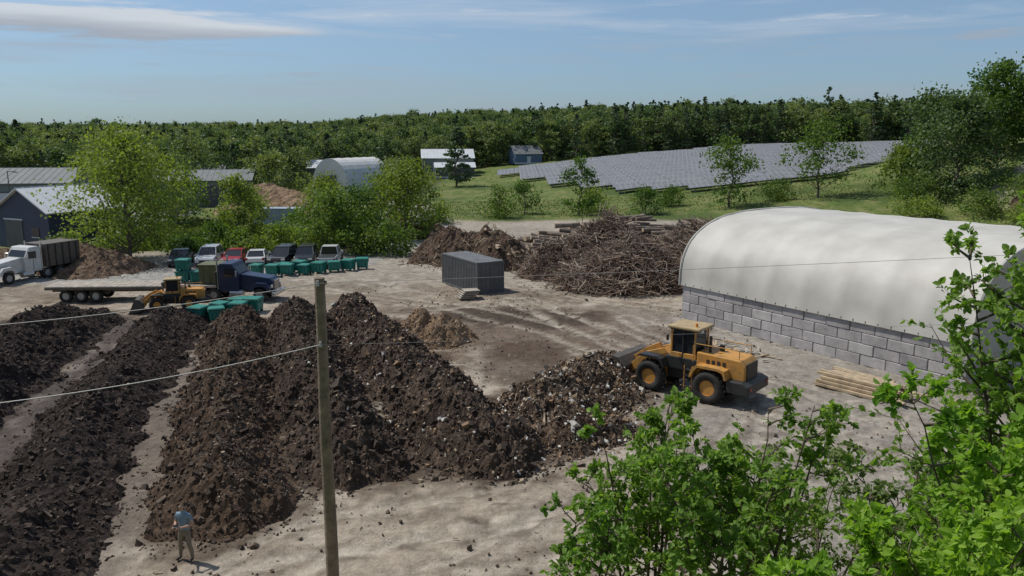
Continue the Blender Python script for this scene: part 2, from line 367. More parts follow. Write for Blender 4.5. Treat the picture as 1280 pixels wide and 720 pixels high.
V=np.stack([X,Y,Z],-1).reshape(-1,3); idx=np.arange(nx*ny).reshape(ny,nx)
F=np.stack([idx[:-1,:-1],idx[:-1,1:],idx[1:,1:],idx[1:,:-1]],-1).reshape(-1,4)
gm,nt,b=newmat('ground'); N=nt.nodes; L=nt.links
at=N.new('ShaderNodeAttribute'); at.attribute_name='Col'
tc=N.new('ShaderNodeTexCoord')
def gno(s,d,r=.7):
    n=N.new('ShaderNodeTexNoise'); n.inputs['Scale'].default_value=s; n.inputs['Detail'].default_value=d; n.inputs['Roughness'].default_value=r; L.new(tc.outputs['Object'],n.inputs['Vector']); return n
a1=gno(1.3,9,.85); mr=N.new('ShaderNodeMapRange'); mr.inputs['From Min'].default_value=.34; mr.inputs['From Max'].default_value=.66; mr.inputs['To Min'].default_value=.5; mr.inputs['To Max'].default_value=1.42
L.new(a1.outputs['Fac'],mr.inputs['Value'])
vm=N.new('ShaderNodeVectorMath'); vm.operation='SCALE'; L.new(at.outputs['Color'],vm.inputs[0]); L.new(mr.outputs['Result'],vm.inputs['Scale'])
L.new(vm.outputs['Vector'],b.inputs['Base Color']); b.inputs['Roughness'].default_value=.95; b.inputs['Specular IOR Level'].default_value=.15
a2=gno(6,5); bp=N.new('ShaderNodeBump'); bp.inputs['Strength'].default_value=.9; bp.inputs['Distance'].default_value=.09; L.new(a2.outputs['Fac'],bp.inputs['Height']); L.new(bp.outputs['Normal'],b.inputs['Normal'])
g=mkobj('ground',V,F,[gm],None,True)
ca=g.data.color_attributes.new('Col','FLOAT_COLOR','POINT')
ca.data.foreach_set('color',np.concatenate([col.reshape(-1,3),np.ones((nx*ny,1))],1).ravel().astype(np.float32))
# ---------------------------------------------------------------- heaps
def heap(name,pts,wd,h,mat,chipmats,seed,step=.11,nchips=3000,chip=.052,rough=.4,wob=1.3,pw=1.1):
    xs=[p[0] for p in pts];ys=[p[1] for p in pts]; m=wd+1.2
    X,Y=np.meshgrid(np.arange(min(xs)-m,max(xs)+m,step),np.arange(min(ys)-m,max(ys)+m,step))
    def hz(X,Y):
        d,s=segdist(X,Y,pts)
        ww=wd*(.86+.3*fbm(X*.33,Y*.33,seed+5,2)); hh=h*(.72+.5*vn(s*len(pts)*2.3,s*0,seed+9))
        d=d+(fbm(X*.8,Y*.8,seed,3)-.5)*wob
        t=np.clip(d/ww,0,2); p=1-t**pw
        p=np.where(p>.85,.85+(p-.85)*.75,p)
        z=hh*p; k=np.clip(p*4,0,1)
        rid=1-np.abs(2*fbm(X*1.7,Y*1.7,seed+30,3)-1)*2
        z=z+k*((fbm(X*1.1,Y*1.1,seed+2,3)-.5)*rough*1.7+(fbm(X*4.5,Y*4.5,seed+3,3,.7)-.5)*rough*1.25+(rid-.5)*rough*.35)
        return z,p
    z,p=hz(X,Y); keep=p>-.12
    Z=TH(X,Y)+np.where(p<0,p*1.5,z)-.06
    ny,nx=X.shape; V=np.stack([X,Y,Z],-1).reshape(-1,3); idx=np.arange(nx*ny).reshape(ny,nx)
    F=np.stack([idx[:-1,:-1],idx[:-1,1:],idx[1:,1:],idx[1:,:-1]],-1).reshape(-1,4)
    F=F[keep.reshape(-1)[F].all(1)]
    u,inv=np.unique(F,return_inverse=True); V=V[u];F=inv.reshape(-1,4)
    q=Q(); q.add(V,F,0); rng=np.random.default_rng(seed)
    cx=rng.uniform(X.min(),X.max(),nchips*5); cy=rng.uniform(Y.min(),Y.max(),nchips*5)
    zz,pp=hz(cx,cy); ok=pp>(-.05-rng.random(len(cx))**2*.42); cx,cy,zz,pp=cx[ok][:nchips],cy[ok][:nchips],zz[ok][:nchips],pp[ok][:nchips]
    P=np.stack([cx,cy,TH(cx,cy)+np.maximum(zz,0)-.03],1); n=len(P)
    split=rng.random(n); prob=np.array([float(c[1]) for c in chipmats]).cumsum(); prob=prob/prob[-1]
    for i in range(len(chipmats)):
        lo=prob[i-1] if i else 0; k=(split>=lo)&(split<prob[i])
        if k.sum(): q.cubes(P[k],chip*chipmats[i][2]*rng.lognormal(0,.5,k.sum()),rng,i+1,chipmats[i][3] if len(chipmats[i])>3 else None)
    return q.obj(name,[mat]+[c[0] for c in chipmats])
m_dark=compostmat('compost_dark',(.026,.02,.018),(.048,.036,.031),(.095,.072,.06),.1,(.25,.2,.15))
m_brown=compostmat('compost_brown',(.046,.031,.022),(.105,.07,.048),(.20,.14,.098),.5,(.45,.36,.27))
m_mixd=compostmat('compost_mixed',(.038,.027,.021),(.082,.058,.043),(.18,.13,.098),.8,(.5,.43,.35))
m_pile=compostmat('compost_woody',(.05,.034,.026),(.115,.078,.054),(.25,.18,.125),1.1,(.55,.48,.39))
m_tan=compostmat('wood_chips',(.17,.115,.07),(.28,.19,.12),(.40,.29,.20),.4,(.55,.45,.33))
m_mulch=compostmat('mulch',(.085,.055,.035),(.17,.115,.078),(.28,.20,.14),.4,(.5,.4,.3))
clod=pmat('clod',(.072,.05,.037),.95,0,.4,2); clod2=pmat('clod_light',(.15,.108,.078),.95,0,.4,2)
chipw=pmat('wood_chip',(.42,.33,.23),.9,0,.3,2); paper=pmat('paper_scrap',(.62,.60,.55),.8,0,.2,2); tanb=pmat('leaf_scrap',(.25,.16,.09),.9,0,.3,2)
heap('compost_windrow',*W['A'],m_dark,[(clod,1,1.4),(clod2,.12,.9),(chipw,.01,.9)],1,nchips=6000,step=.12)
heap('compost_windrow',*W['Bw'],m_dark,[(clod,1,1.3),(clod2,.2,.9),(chipw,.015,.9)],2,nchips=6000,rough=.3)
heap('compost_windrow',*W['C1'],m_brown,[(clod,1,1.3),(clod2,.7,1.1),(chipw,.07,.9),(paper,.012,.8)],3,nchips=8000,step=.1)
heap('compost_windrow',*W['C2'],m_mixd,[(clod,1,1.5),(clod2,.5,1.1),(chipw,.07,1),(paper,.03,1)],4,nchips=8000,step=.1,rough=.42)
heap('compost_windrow',*W['D'],m_mixd,[(clod,1,1.7),(clod2,.7,1.2),(chipw,.13,1.3),(paper,.06,1.4),(tanb,.15,1.6)],5,nchips=8500,rough=.46,step=.1)
heap('compost_pile',*W['E'],m_pile,[(clod,1,1.4),(clod2,.7,1),(chipw,.45,1.4,(2.5,.6,.4)),(paper,.2,1.5),(tanb,.3,1.6)],6,nchips=9000,rough=.42,step=.1)
heap('wood_chip_pile',[(-5.6,47.9),(-4.3,47.4)],2.3,1.9,m_tan,[(tanb,1,1),(chipw,.6,1,(2,.6,.4))],7,nchips=2200,rough=.3)
heap('mulch_pile',[(-48,76),(-41,75.5),(-38,73.5)],4.5,2.4,m_mulch,[(tanb,.6,1.2),(clod2,1,1.3),(chipw,.25,1.2,(2,.6,.4))],8,nchips=2000,step=.2)
heap('soil_pile',[(-6.2,80),(-2.5,79),(-.8,77)],4.4,3.2,m_brown,[(clod2,1,1.8),(chipw,.2,3,(5,.5,.5))],9,nchips=1800,step=.2,pw=1.1)
heap('soil_pile',[(-14.5,102),(-11,100)],4,2.0,m_brown,[(clod2,1,1.8),(chipw,.2,3,(5,.5,.5))],10,nchips=800,step=.25)
heap('sand_pile',[(-40,131),(-33,128)],8.5,4.4,m_tan,[(clod2,1,1.6)],12,nchips=400,step=.35)
heap('soil_bank',[(70,101),(84,99),(96,97)],6,2.0,m_brown,[(clod2,1,2),(chipw,.4,3,(4,.5,.5))],14,nchips=1600,step=.3)
rng=np.random.default_rng(77); q=Q(); n=9000
px=rng.uniform(-14,26,n);py=rng.uniform(20,66,n); k=fbm(px*.25,py*.25,44,3)>.47; px=px[k];py=py[k]
P=np.stack([px,py,TH(px,py)+.02],1); h=len(P)//2
q.cubes(P[:h],.055*rng.lognormal(0,.5,h),rng,0); q.cubes(P[h:],.04*rng.lognormal(0,.5,len(P)-h),rng,1,(2,.7,.5)); q.obj('gravel_litter',[clod2,chipw])
# ---------------------------------------------------------------- brush pile + logs
stick=pmat('dead_branch',(.22,.15,.11),.9,0,.4,1.5,0); stick2=pmat('dead_branch_pale',(.36,.29,.23),.9,0,.3,1.5); core=compostmat('brush_core',(.03,.02,.015),(.065,.042,.031),(.13,.088,.062),.3)
def brush(name,cx,cy,rx,ry,h,n,seed,lmul=1):
    rng=np.random.default_rng(seed); q=Q()
    nu,nv=40,14; V=[]
    for i in range(nv):
        t=i/(nv-1)
        for j in range(nu):
            a=j/nu*6.2832; k=1+.3*(float(vn(a*2,t*3,seed))-.5)
            V.append([cx+rx*.95*k*(1-t)**.7*math.cos(a) if t<1 else cx,cy+ry*.95*k*(1-t)**.7*math.sin(a) if t<1 else cy,th(cx,cy)-.2+h*.85*t])
    F=[(i*nu+j,i*nu+(j+1)%nu,(i+1)*nu+(j+1)%nu,(i+1)*nu+j) for i in range(nv-1) for j in range(nu)]
    q.add(np.array(V,float),np.array(F),0); g0=th(cx,cy)
    for i in range(n):
        a=rng.random()*6.2832; t=rng.random()**.9; r=(1-t)**.65
        c=np.array([cx+rx*r*math.cos(a)*rng.uniform(.85,1.08),cy+ry*r*math.sin(a)*rng.uniform(.85,1.08),g0+h*t*.95*(.7+.5*float(vn(a*1.3,0,seed+3)))+.1])
        d=rng.normal(size=3)*np.array([1,1,.5]); d/=np.linalg.norm(d); l=rng.uniform(.5,2.4)*lmul; rr=rng.uniform(.014,.05)*(2.2 if rng.random()<.08 else 1)
        b=rng.normal(size=3)*.14*l
        p0=c-d*l/2; p1=c+b; p2=c+d*l/2
        p0[2]=max(p0[2],g0+.03);p2[2]=max(p2[2],g0+.03)
        q.tube([p0,p1,p2],[rr,rr*.75,rr*.25],4,1 if rng.random()<.66 else 2)
    return q.obj(name,[core,stick,stick2],(0,0,0))
brush('brush_pile',9.2,66.0,6.2,5.6,3.9,3800,1)
brush('brush_pile',16,71,6.5,6,4.6,2400,2)
brush('brush_pile',8.2,71.5,5.4,5,5.0,2200,3)
brush('brush_pile',3.8,71.5,3.6,4,2.6,1000,4)
brush('brush_pile',22,90,6,4,2.4,900,6,1.4)
barkm=pmat('log_bark',(.25,.2,.155),.9,0,.35,2,.3); cut=pmat('cut_wood',(.5,.38,.25),.8,0,.25,4)
def logs(name,cx,cy,rx,ry,h,n,r,L_,seed,ang,z0=0):
    rng=np.random.default_rng(seed); b=B()
    for i in range(n):
        u=rng.uniform(-1,1); v=rng.uniform(-1,1); x=cx+rx*u; y=cy+ry*v
        rr=r*rng.uniform(.5,1.3); a=ang+rng.normal()*.45; le=L_*rng.uniform(.5,1.1)
        z=z0+rr+h*rng.random()*(1-abs(u)**2)*(1-v*v*.7)
        c=Vector((x,y,z+th(x,y))); d=Vector((math.cos(a),math.sin(a),rng.normal()*.09))*le/2
        bm=bmesh.new(); bmesh.ops.create_cone(bm,cap_ends=True,segments=8,radius1=rr,radius2=rr*.8,depth=le)
        M=Matrix.Translation(c)@d.to_track_quat('Z','Y').to_matrix().to_4x4()
        o=len(b.V); bm.verts.index_update()
        for w_ in bm.verts:b.V.append(tuple(M@w_.co))
        for f in bm.faces:
            b.F.append([o+w_.index for w_ in f.verts]); b.MI.append(b.mi(cut) if len(f.verts)>4 else b.mi(barkm)); b.S.append(False)
        bm.free()
    return b.done(name)
logs('log_pile',12,89,10,2.4,3.4,280,.22,4.5,1,rad(12)); logs('log_pile',20,84,6,2.0,3.4,150,.22,4,2,rad(165)); logs('log_pile',-3,80,4,2.2,2.6,22,.14,3.5,3,rad(30))
# ---------------------------------------------------------------- forest
protos=[gen_tree(100+i,15,4.9,.1,36,1150,.68,cr=.27).mesh('forest_broadleaf',[bark,L_far]) for i in range(5)]
pines=[gen_tree(200+i,16.5,3.3,.1,80,1150,.6,kind='pine',cr=.28).mesh('forest_conifer',[bark,L_pine]) for i in range(3)]
fe=empty('distant_forest'); rng=np.random.default_rng(5)
def inpoly(x,y,P):
    c=False; j=len(P)-1
    for i in range(len(P)):
        if (P[i][1]>y)!=(P[j][1]>y) and x<(P[j][0]-P[i][0])*(y-P[i][1])/(P[j][1]-P[i][1])+P[i][0]: c=not c
        j=i
    return c
SOL=[(-8,224),(16,154),(34,139),(52,143),(70,150),(94,172),(128,232),(74,262),(50,246)]
SOLX=[(-16,232),(-12,140),(120,100),(135,170),(150,240),(78,276),(40,262)]
pts=[]
yv=150.0
while yv<720:
    sp_=5.2 if yv<330 else (7 if yv<450 else 11)
    xv=-.80*yv
    while xv<.80*yv:
        pts.append((xv+rng.normal()*sp_*.4,yv+rng.normal()*sp_*.4)); xv+=sp_
    yv+=sp_*.95
FT=[]
for x,y in pts:
    if inpoly(x,y,SOLX): continue
    if x>-20 and y<262 and x<62: continue
    if x>=62 and y<165: continue
    if y<250 and x<=-20:
        if abs(x+38)<14 and y<218: continue
        if -34<x<0 and y<262: continue
        if y<178 and x>-44: continue
        if y<168 : continue
        if y<200 and rng.random()<.25: continue
    FT.append((x,y))
for x,y in FT:
    pine=rng.random()<(.2 if x<20 else .36)
    o=bpy.data.objects.new('tree',(pines if pine else protos)[rng.integers(0,3 if pine else 5)]); scene.collection.objects.link(o)
    s=rng.uniform(.68,1.02)*(1.0 if x>20 else (.82 if y<260 else .97)); 
    if rng.random()<.03: s*=1.2
    o.location=(x,y,th(x,y)-.3); o.scale=(s*rng.uniform(.95,1.25),)*2+(s,); o.rotation_euler=(0,0,rng.random()*6.28); o.parent=fe
# ---------------------------------------------------------------- individual trees
tree('deciduous_tree',-38.6,80,11,12.9,6.0,L_light,z0=.1,nc=70,nl=9500,ls=.32)
tree('deciduous_tree',-17.2,88,12,6.6,4.2,L_mid,z0=.05,nc=50,nl=5600,ls=.3)
tree('deciduous_tree',-12.6,96,13,9.3,4.2,L_mid,z0=.08,nc=48,nl=5000,ls=.32)
tree('deciduous_tree',-19.3,84.5,14,6.3,3.9,L_light,z0=.04,nc=44,nl=5000,ls=.28)
tree('deciduous_tree',-15.0,99,15,8.0,3.8,L_mid,z0=.06,nc=40,nl=4000,ls=.32)
tree('deciduous_tree',-31.5,92,16,7.8,3.0,L_mid,z0=.1,nc=30,nl=2600,ls=.32)
tree('deciduous_tree',-34,101,17,6.5,3.4,L_mid,z0=.05,nc=30,nl=2600,ls=.32)
tree('deciduous_tree',-17,118,41,9,4.8,L_far,z0=.08,nc=40,nl=3600,ls=.4)
tree('deciduous_tree',-30,128,42,6,4.5,L_mid,z0=.08,nc=36,nl=3000,ls=.4)
tree('deciduous_tree',-50,118,43,9,4.6,L_mid,z0=.08,nc=36,nl=2800,ls=.4)
tree('deciduous_tree',-62,155,44,12,5.6,L_far,z0=.08,nc=40,nl=3000,ls=.5)
tree('deciduous_tree',-44,150,48,9,5,L_far,z0=.08,nc=40,nl=3000,ls=.5)
tree('deciduous_tree',10.6,126,18,8.8,3.4,L_mid,z0=.1,nc=28,nl=1600,ls=.38)
tree('deciduous_tree',33.6,124,19,11.0,4.1,L_mid,z0=.1,nc=36,nl=2200,ls=.4)
tree('deciduous_tree',47.6,125,20,12.0,5.4,L_mid,z0=.18,nc=40,nl=2700,ls=.4)
tree('deciduous_tree',62,113,21,13.5,5.4,L_far,z0=.03,nc=64,nl=8500,ls=.42)
tree('deciduous_tree',71,119,22,13.0,6,L_mid,z0=.04,nc=60,nl=7500,ls=.45)
tree('deciduous_tree',80,114,23,13.0,6.5,L_light,z0=.04,nc=60,nl=7500,ls=.45)
tree('deciduous_tree',67,130,24,11,5.5,L_far,z0=.04,nc=50,nl=5000,ls=.45)
tree('deciduous_tree',76,110,45,8,4.5,L_mid,z0=.04,nc=44,nl=4500,ls=.4)
tree('deciduous_tree',86,122,46,14,6.5,L_far,z0=.04,nc=50,nl=6000,ls=.45)
tree('deciduous_tree',58,120,47,7,3.6,L_mid,z0=.03,nc=36,nl=3000,ls=.4)
tree('conifer_tree',-13.5,196,25,17,3.4,L_pine,z0=.08,nc=80,nl=2600,ls=.6,kind='pine',cr=.3)
for i,(x,y,H,R,m) in enumerate([(-2,122,4.5,3,L_mid),(2,128,5,2.6,L_mid),(20.5,123,4,2.6,L_mid),(26,131,3,2.2,L_mid),(-40,89,3,2.4,L_light),(-33,88,2.6,2,L_mid),(-30,87.5,2.0,1.8,L_light),(-25.6,87,2.6,2,L_light),(-44,92,3.4,2.6,L_mid),(-12.6,83,3.2,2.4,L_mid),(-15.5,84,2.6,2,L_light),(-56,102,4,3,L_mid),(-26,95,3.4,2.6,L_mid),(13,131,3.4,3,L_light),(42,126,3,3,L_mid),(56,112,4,3,L_mid),(67,104,3,3,L_mid),(-46,110,5.5,3.4,L_far),(-38,114,5,3,L_mid),(-35,84.5,1.6,1.6,L_mid),(-28,84.5,1.3,1.5,L_mid),(61,104,2.6,3,L_mid),(64,99,1.6,2.4,L_light),(72,106,3,3,L_far),(80,104,3,3.4,L_mid),(54,106,2.2,2.6,L_light),(-47,84,2,2,L_mid),(-43,85,1.6,2,L_light),(-22,90,4,3,L_mid),(-10,114,2.4,2.6,L_mid)]):
    tree('shrub',x,y,300+i,H,R,m,z0=.02,nc=26,nl=int(700+420*R),ls=.28,cr=.42)
tg=leafmat('grass_blade',(.09,.125,.03),(.16,.175,.06),.3,.3,.1); q=Q(); rng=np.random.default_rng(9); n=9000
px=rng.uniform(-50,-19,n);py=rng.uniform(86,118,n); P=np.stack([px,py,TH(px,py)+.1],1)
N_=rng.normal(size=(n,3))*np.array([1,1,.2]); q.leaves(P,np.tile([0,0,1.],(n,1))+rng.normal(size=(n,3))*.3,N_,rng.uniform(.3,.7,n),0)
n=9000; px=rng.uniform(-12,62,n);py=122+rng.random(n)*30; P=np.stack([px,py,TH(px,py)+.03],1)
q.leaves(P,np.tile([0,0,1.],(n,1))+rng.normal(size=(n,3))*.5,rng.normal(size=(n,3))*np.array([1,1,.2]),rng.uniform(.12,.34,n),0)
q.obj('meadow_grass',[tg])
# ---------------------------------------------------------------- solar array
pan,nt,b=newmat('solar_panel'); N=nt.nodes;L=nt.links
tc=N.new('ShaderNodeTexCoord'); br=N.new('ShaderNodeTexBrick'); br.offset=0; L.new(tc.outputs['Object'],br.inputs['Vector'])
br.inputs['Color1'].default_value=(.17,.172,.178,1);br.inputs['Color2'].default_value=(.20,.20,.205,1);br.inputs['Mortar'].default_value=(.4,.4,.4,1)
br.inputs['Scale'].default_value=1; br.inputs['Mortar Size'].default_value=.03; br.inputs['Brick Width'].default_value=1.05; br.inputs['Row Height'].default_value=1.9
L.new(br.outputs['Color'],b.inputs['Base Color']); b.inputs['Roughness'].default_value=.42; b.inputs['Specular IOR Level'].default_value=.35
alu=pmat('galvanised_steel',(.3,.3,.3),.5,.3,.1); q=Q(); rs=np.random.default_rng(3)
f6=np.array([[0,3,2,1],[4,5,6,7],[0,1,5,4],[1,2,6,5],[2,3,7,6],[3,0,4,7]])
y=139.0; 
while y<262:
    x=-10.0
    while x<130:
        yy=y+ (x-20)*.10
        if inpoly(x,yy,SOL) and inpoly(x+6,yy,SOL):
            zA=th(x,yy); zB=th(x+5.9,yy+.59); j=rs.normal()*.05
            d=3.7; c0=.9;c1=1.85+j
            ps=[(x,yy,zA+c0),(x+5.9,yy+.59,zB+c0),(x+5.9,yy+.59+d,zB+c1),(x,yy+d,zA+c1)]
            ps=np.array([(a,b_,c_-.06) for a,b_,c_ in ps]+ps); q.add(ps,f6,0)
            for (pxx,pz) in ((x+1.2,zA),(x+4.6,zB)):
                q.tube([(pxx,yy+.5,pz-.6),(pxx,yy+.5,pz+.9)],[.07,.07],4,1); q.tube([(pxx,yy+d-.4,pz-.6),(pxx,yy+d-.4,pz+1.7)],[.07,.07],4,1)
        x+=6
    y+=5.0
q.obj('solar_panel_array',[pan,alu])
# ---------------------------------------------------------------- fabric building
fab,nt,b=newmat('white_fabric'); N=nt.nodes;L=nt.links
tc=N.new('ShaderNodeTexCoord'); no=N.new('ShaderNodeTexNoise'); no.inputs['Scale'].default_value=.5; no.inputs['Detail'].default_value=6; L.new(tc.outputs['Object'],no.inputs['Vector'])
r=N.new('ShaderNodeValToRGB'); r.color_ramp.elements[0].color=(.43,.41,.365,1); r.color_ramp.elements[0].position=.3; r.color_ramp.elements[1].color=(.54,.52,.47,1); r.color_ramp.elements[1].position=.65
L.new(no.outputs['Fac'],r.inputs['Fac']); L.new(r.outputs['Color'],b.inputs['Base Color']); b.inputs['Roughness'].default_value=.6; b.inputs['Specular IOR Level'].default_value=.3
blk=pmat('concrete_block',(.42,.39,.385),.9,0,.25,1.2,.3); blk2=pmat('concrete_block_pale',(.48,.45,.44),.9,0,.2,1.2,.3); blk3=pmat('concrete_block_dark',(.35,.325,.325),.9,0,.25,1.2,.3); mort=pmat('joint_shadow',(.05,.05,.05),.95)
dk=pmat('dark_interior',(.08,.08,.075),.9)
Lb=19.2; Wd=18.0; uang=math.atan2(-15.6,10.2)
bd=empty('fabric_storage_building',(11.6,53.5,0),uang)
b=B(); rnd=random.Random(4)
def wall(x0,x1,y):
    for row in range(4):
        x=x0-(.75 if row%2 else 0)
        while x<x1-.05:
            a=max(x,x0)+.014; e=min(x+1.5,x1)-.014
            if e-a>.2:
                b.box(((a+e)/2,y+rnd.uniform(-.02,.02),.3+row*.6),(e-a,.6,.578),rnd.choice([blk,blk,blk2,blk3]),.03,seg=1)
            x+=1.5
wall(0,Lb,.3); wall(0,Lb,Wd-.3)
b.box((Lb/2,.34,1.2),(Lb-.1,.4,2.36),mort)
b.done('block_wall',parent=bd)
prof=[]; n=48; rise=4.75
for i in range(n+1):
    t=math.pi*i/n; cx=-math.cos(t); sx=math.sin(t)
    px=Wd/2+math.copysign(abs(cx)**.66,cx)*(Wd/2+.12); pz=2.35+rise*abs(sx)**.72
    prof.append((px,pz))
nl=int(Lb/2.4); rows=nl*8; V=[];F=[]
for k in range(rows+1):
    x=-.15+(Lb+.3)*k/rows; sag=abs(math.sin(math.pi*k/8))**.7
    for i,(py,pz) in enumerate(prof):
        cy,cz=Wd/2,2.3; lo=1-min(1,(pz-2.35)/rise)
        s=1-(.010+.014*lo)*sag*(math.sin(math.pi*i/n)**.35 if 0<i<n else 0)
        wr=.014*math.sin(i*1.9+k*.35)
        V.append((x,cy+(py-cy)*s,cz+(pz-cz)*s+wr*(0<i<n)))
m=n+1
for k in range(rows):
    for i in range(n): F.append((k*m+i,(k+1)*m+i,(k+1)*m+i+1,k*m+i+1))
mkobj('fabric_roof',V,F,[fab],None,True,parent=bd)
b=B()
for xe in(-.05,Lb-.5):
    bm=bmesh.new(); vs=[bm.verts.new((xe,Wd/2+(py-Wd/2)*.97,2.3+(pz-2.3)*.97)) for py,pz in prof]; bm.faces.new(vs); b.addbm(bm,fab)
    b.box((xe,Wd/2,1.2),(.06,Wd-1.3,2.5),fab)
b.box((Lb-.44,Wd/2,2.6),(.05,5,5.0),dk)
wt=pmat('white_trim',(.6,.6,.58),.5)
b.box((Lb/2,-.03,2.47),(Lb+.3,.10,.16),wt,.01)
for k in range(26): b.box((.4+k*.74,-.10,2.44),(.05,.04,.12),dk)
q=Q(); q.tube([(Lb+.15,py,pz) for py,pz in prof],[.10]*len(prof),6,0); q.tube([(-.15,py,pz) for py,pz in prof],[.08]*len(prof),6,0); q.obj('arch_rim',[fab],parent=bd)
b.done('end_wall',parent=bd)
# ---------------------------------------------------------------- vehicles
yel=pmat('yellow_paint',(.48,.24,.055),.5,0,.2,2.5,0,.4,dirt=(.30,.18,.08)); blackm=pmat('black_rubber',(.032,.029,.026),.85,0,.3,4); steel=pmat('worn_steel',(.14,.12,.10),.6,.3,.3,4)
glass=pmat('tinted_glass',(.02,.025,.03),.08,0,.1); hubm=pmat('wheel_rim',(.35,.36,.37),.4,.5,.2); tanr=pmat('tan_roof',(.45,.33,.17),.5,0,.2)
blackp=pmat('black_frame',(.03,.03,.03),.5,0,.2); redl=pmat('red_lens',(.35,.02,.015),.3); whl=pmat('lamp_lens',(.7,.7,.66),.2); chrome=pmat('chrome',(.6,.6,.6),.25,.8); amber=pmat('amber_beacon',(.7,.25,.02),.3)
def loader(name,loc,rz,scale=1):
    b=B()
    for x in(-1.6,1.6):
        for y in(-1.05,1.05):
            b.wheel((x,y,.8),.8,.58,blackm,yel,.48)
            for k in range(20):
                a=2*math.pi*k/20; b.box((x+.8*math.cos(a),y,.8+.8*math.sin(a)),(.07,.5,.09),blackm,0,(0,-a,.35))
    b.box((-.3,0,1.0),(2.6,.9,.55),blackp,.04); b.cyl((-1.6,-1,.8),(-1.6,1,.8),.2,.2,blackp); b.cyl((1.6,-1,.8),(1.6,1,.8),.2,.2,blackp)
    b.prism([(-3.25,1.15),(-3.25,2.0),(-3.0,2.28),(-.75,2.36),(-.75,1.15)],-.78,.78,yel,.05)
    b.box((-3.27,0,1.72),(.06,1.2,.8),blackp,.01)
    for k in range(6): b.box((-3.31,0,1.45+.11*k),(.02,1.1,.03),steel)
    b.prism([(-3.65,.75),(-3.65,1.2),(-3.3,1.35),(-2.5,1.35),(-2.5,.75)],-1.2,1.2,blackp,.06)
    for s in(-1,1):
        b.box((-3.66,s*.95,1.05),(.04,.22,.12),redl); 
        for k in range(4): b.box((-2.2+.28*k,s*.79,1.85),(.16,.02,.45),blackp)
        b.prism([(-2.55,1.35),(-2.45,1.78),(-2.1,1.86),(-1.0,1.86),(-.72,1.6),(-.62,1.2),(-.72,1.2),(-.85,1.5),(-1.05,1.74),(-2.1,1.74),(-2.36,1.66),(-2.45,1.35)],s*1.02-.3,s*1.02+.3,yel)
        b.prism([(.75,1.4),(.95,1.8),(1.2,1.9),(2.1,1.9),(2.35,1.72),(2.1,1.78),(1.2,1.78),(1.0,1.68),(.83,1.4)],s*1.02-.3,s*1.02+.3,blackp)
        for k in range(4): b.box((-.45,s*1.0,.55+.3*k),(.4,.18,.04),blackp)
        b.box((-.66,s*1.02,1.05),(.04,.05,1.2),yel); b.box((-.24,s*1.02,1.05),(.04,.05,1.2),yel)
        b.cyl((-.68,s*1.02,1.9),(-.68,s*1.02,2.75),.02,.02,yel,6); b.cyl((-2.9,s*.68,2.75),(-.68,s*.72,2.75),.02,.02,yel,6); b.cyl((-2.9,s*.68,2.3),(-2.9,s*.68,2.75),.02,.02,yel,6)
        b.prism([(1.0,1.95),(1.2,2.2),(2.2,1.85),(3.4,.75),(3.35,.45),(3.1,.45),(2.0,1.5)],s*.58-.09,s*.58+.09,yel,.02)
        b.cyl((1.3,s*.42,1.2),(2.6,s*.42,1.25),.08,.06,steel,10)
    b.prism([(.9,.7),(.9,1.9),(1.3,2.15),(1.75,1.6),(2.1,1.3),(2.1,.6)],-.42,.42,yel,.04)
    b.prism([(1.5,1.9),(1.7,2.3),(2.5,1.9),(3.2,1.35),(3.1,1.15),(2.3,1.6)],-.1,.1,yel,.02)
    b.box((0,0,1.6),(1.9,1.5,.65),blackp,.05)
    b.box((.05,0,2.62),(1.3,1.36,1.45),glass,.04,taper=(.92,.94))
    for x,y in((-.62,-.7),(-.62,.7),(.7,-.7),(.7,.7),(.05,-.71),(.05,.71)): b.box((x*.97,y*.985,2.62),(.08,.07,1.5),yel if abs(x)>.1 else blackp,0)
    b.box((.03,0,2.0),(1.42,1.46,.3),yel,.03)
    b.box((0,0,3.42),(1.75,1.65,.16),tanr,.06); b.box((0,0,3.32),(1.5,1.5,.06),blackp)
    for y in(-.55,.55): b.box((.88,y,3.33),(.08,.2,.12),whl); b.box((-.88,y,3.33),(.08,.2,.12),whl)
    b.cyl((-.5,.4,3.5),(-.5,.4,3.68),.07,.06,amber,10)
    b.cyl((-1.25,.35,2.3),(-1.25,.35,3.15),.08,.07,blackp,10); b.cyl((-1.6,-.25,2.3),(-1.6,-.25,2.65),.13,.13,blackp,12)
    for y in(-1.0,1.0): b.box((.75,y,2.9),(.05,.18,.3),blackp,.01); b.cyl((.7,y*.75,3.1),(.75,y,3.0),.015,.015,blackp,6)
    b.prism([(3.25,.12),(4.45,.05),(4.45,.12),(3.4,.22),(3.1,.5),(3.05,1.0),(3.35,1.4),(3.7,1.5),(3.7,1.56),(3.3,1.5),(2.95,1.08),(2.98,.45)],-1.5,1.5,steel,0)
    for s in(-1,1): b.prism([(3.25,.12),(4.4,.06),(3.75,1.54),(3.3,1.45),(2.98,1.05),(3.0,.45)],s*1.47-.03,s*1.47+.03,steel)
    return b.done(name,loc,rz,scale)
loader('wheel_loader',(8.7,37.8,th(8.7,37.8)-.02),math.atan2(.64,-.77),.97)
loader('wheel_loader',(-24.3,56.4,th(-24.3,56.4)),rad(196),.66)
def carpaint(n,c): return pmat(n,c,.25,.1,.06,1,0,.6)
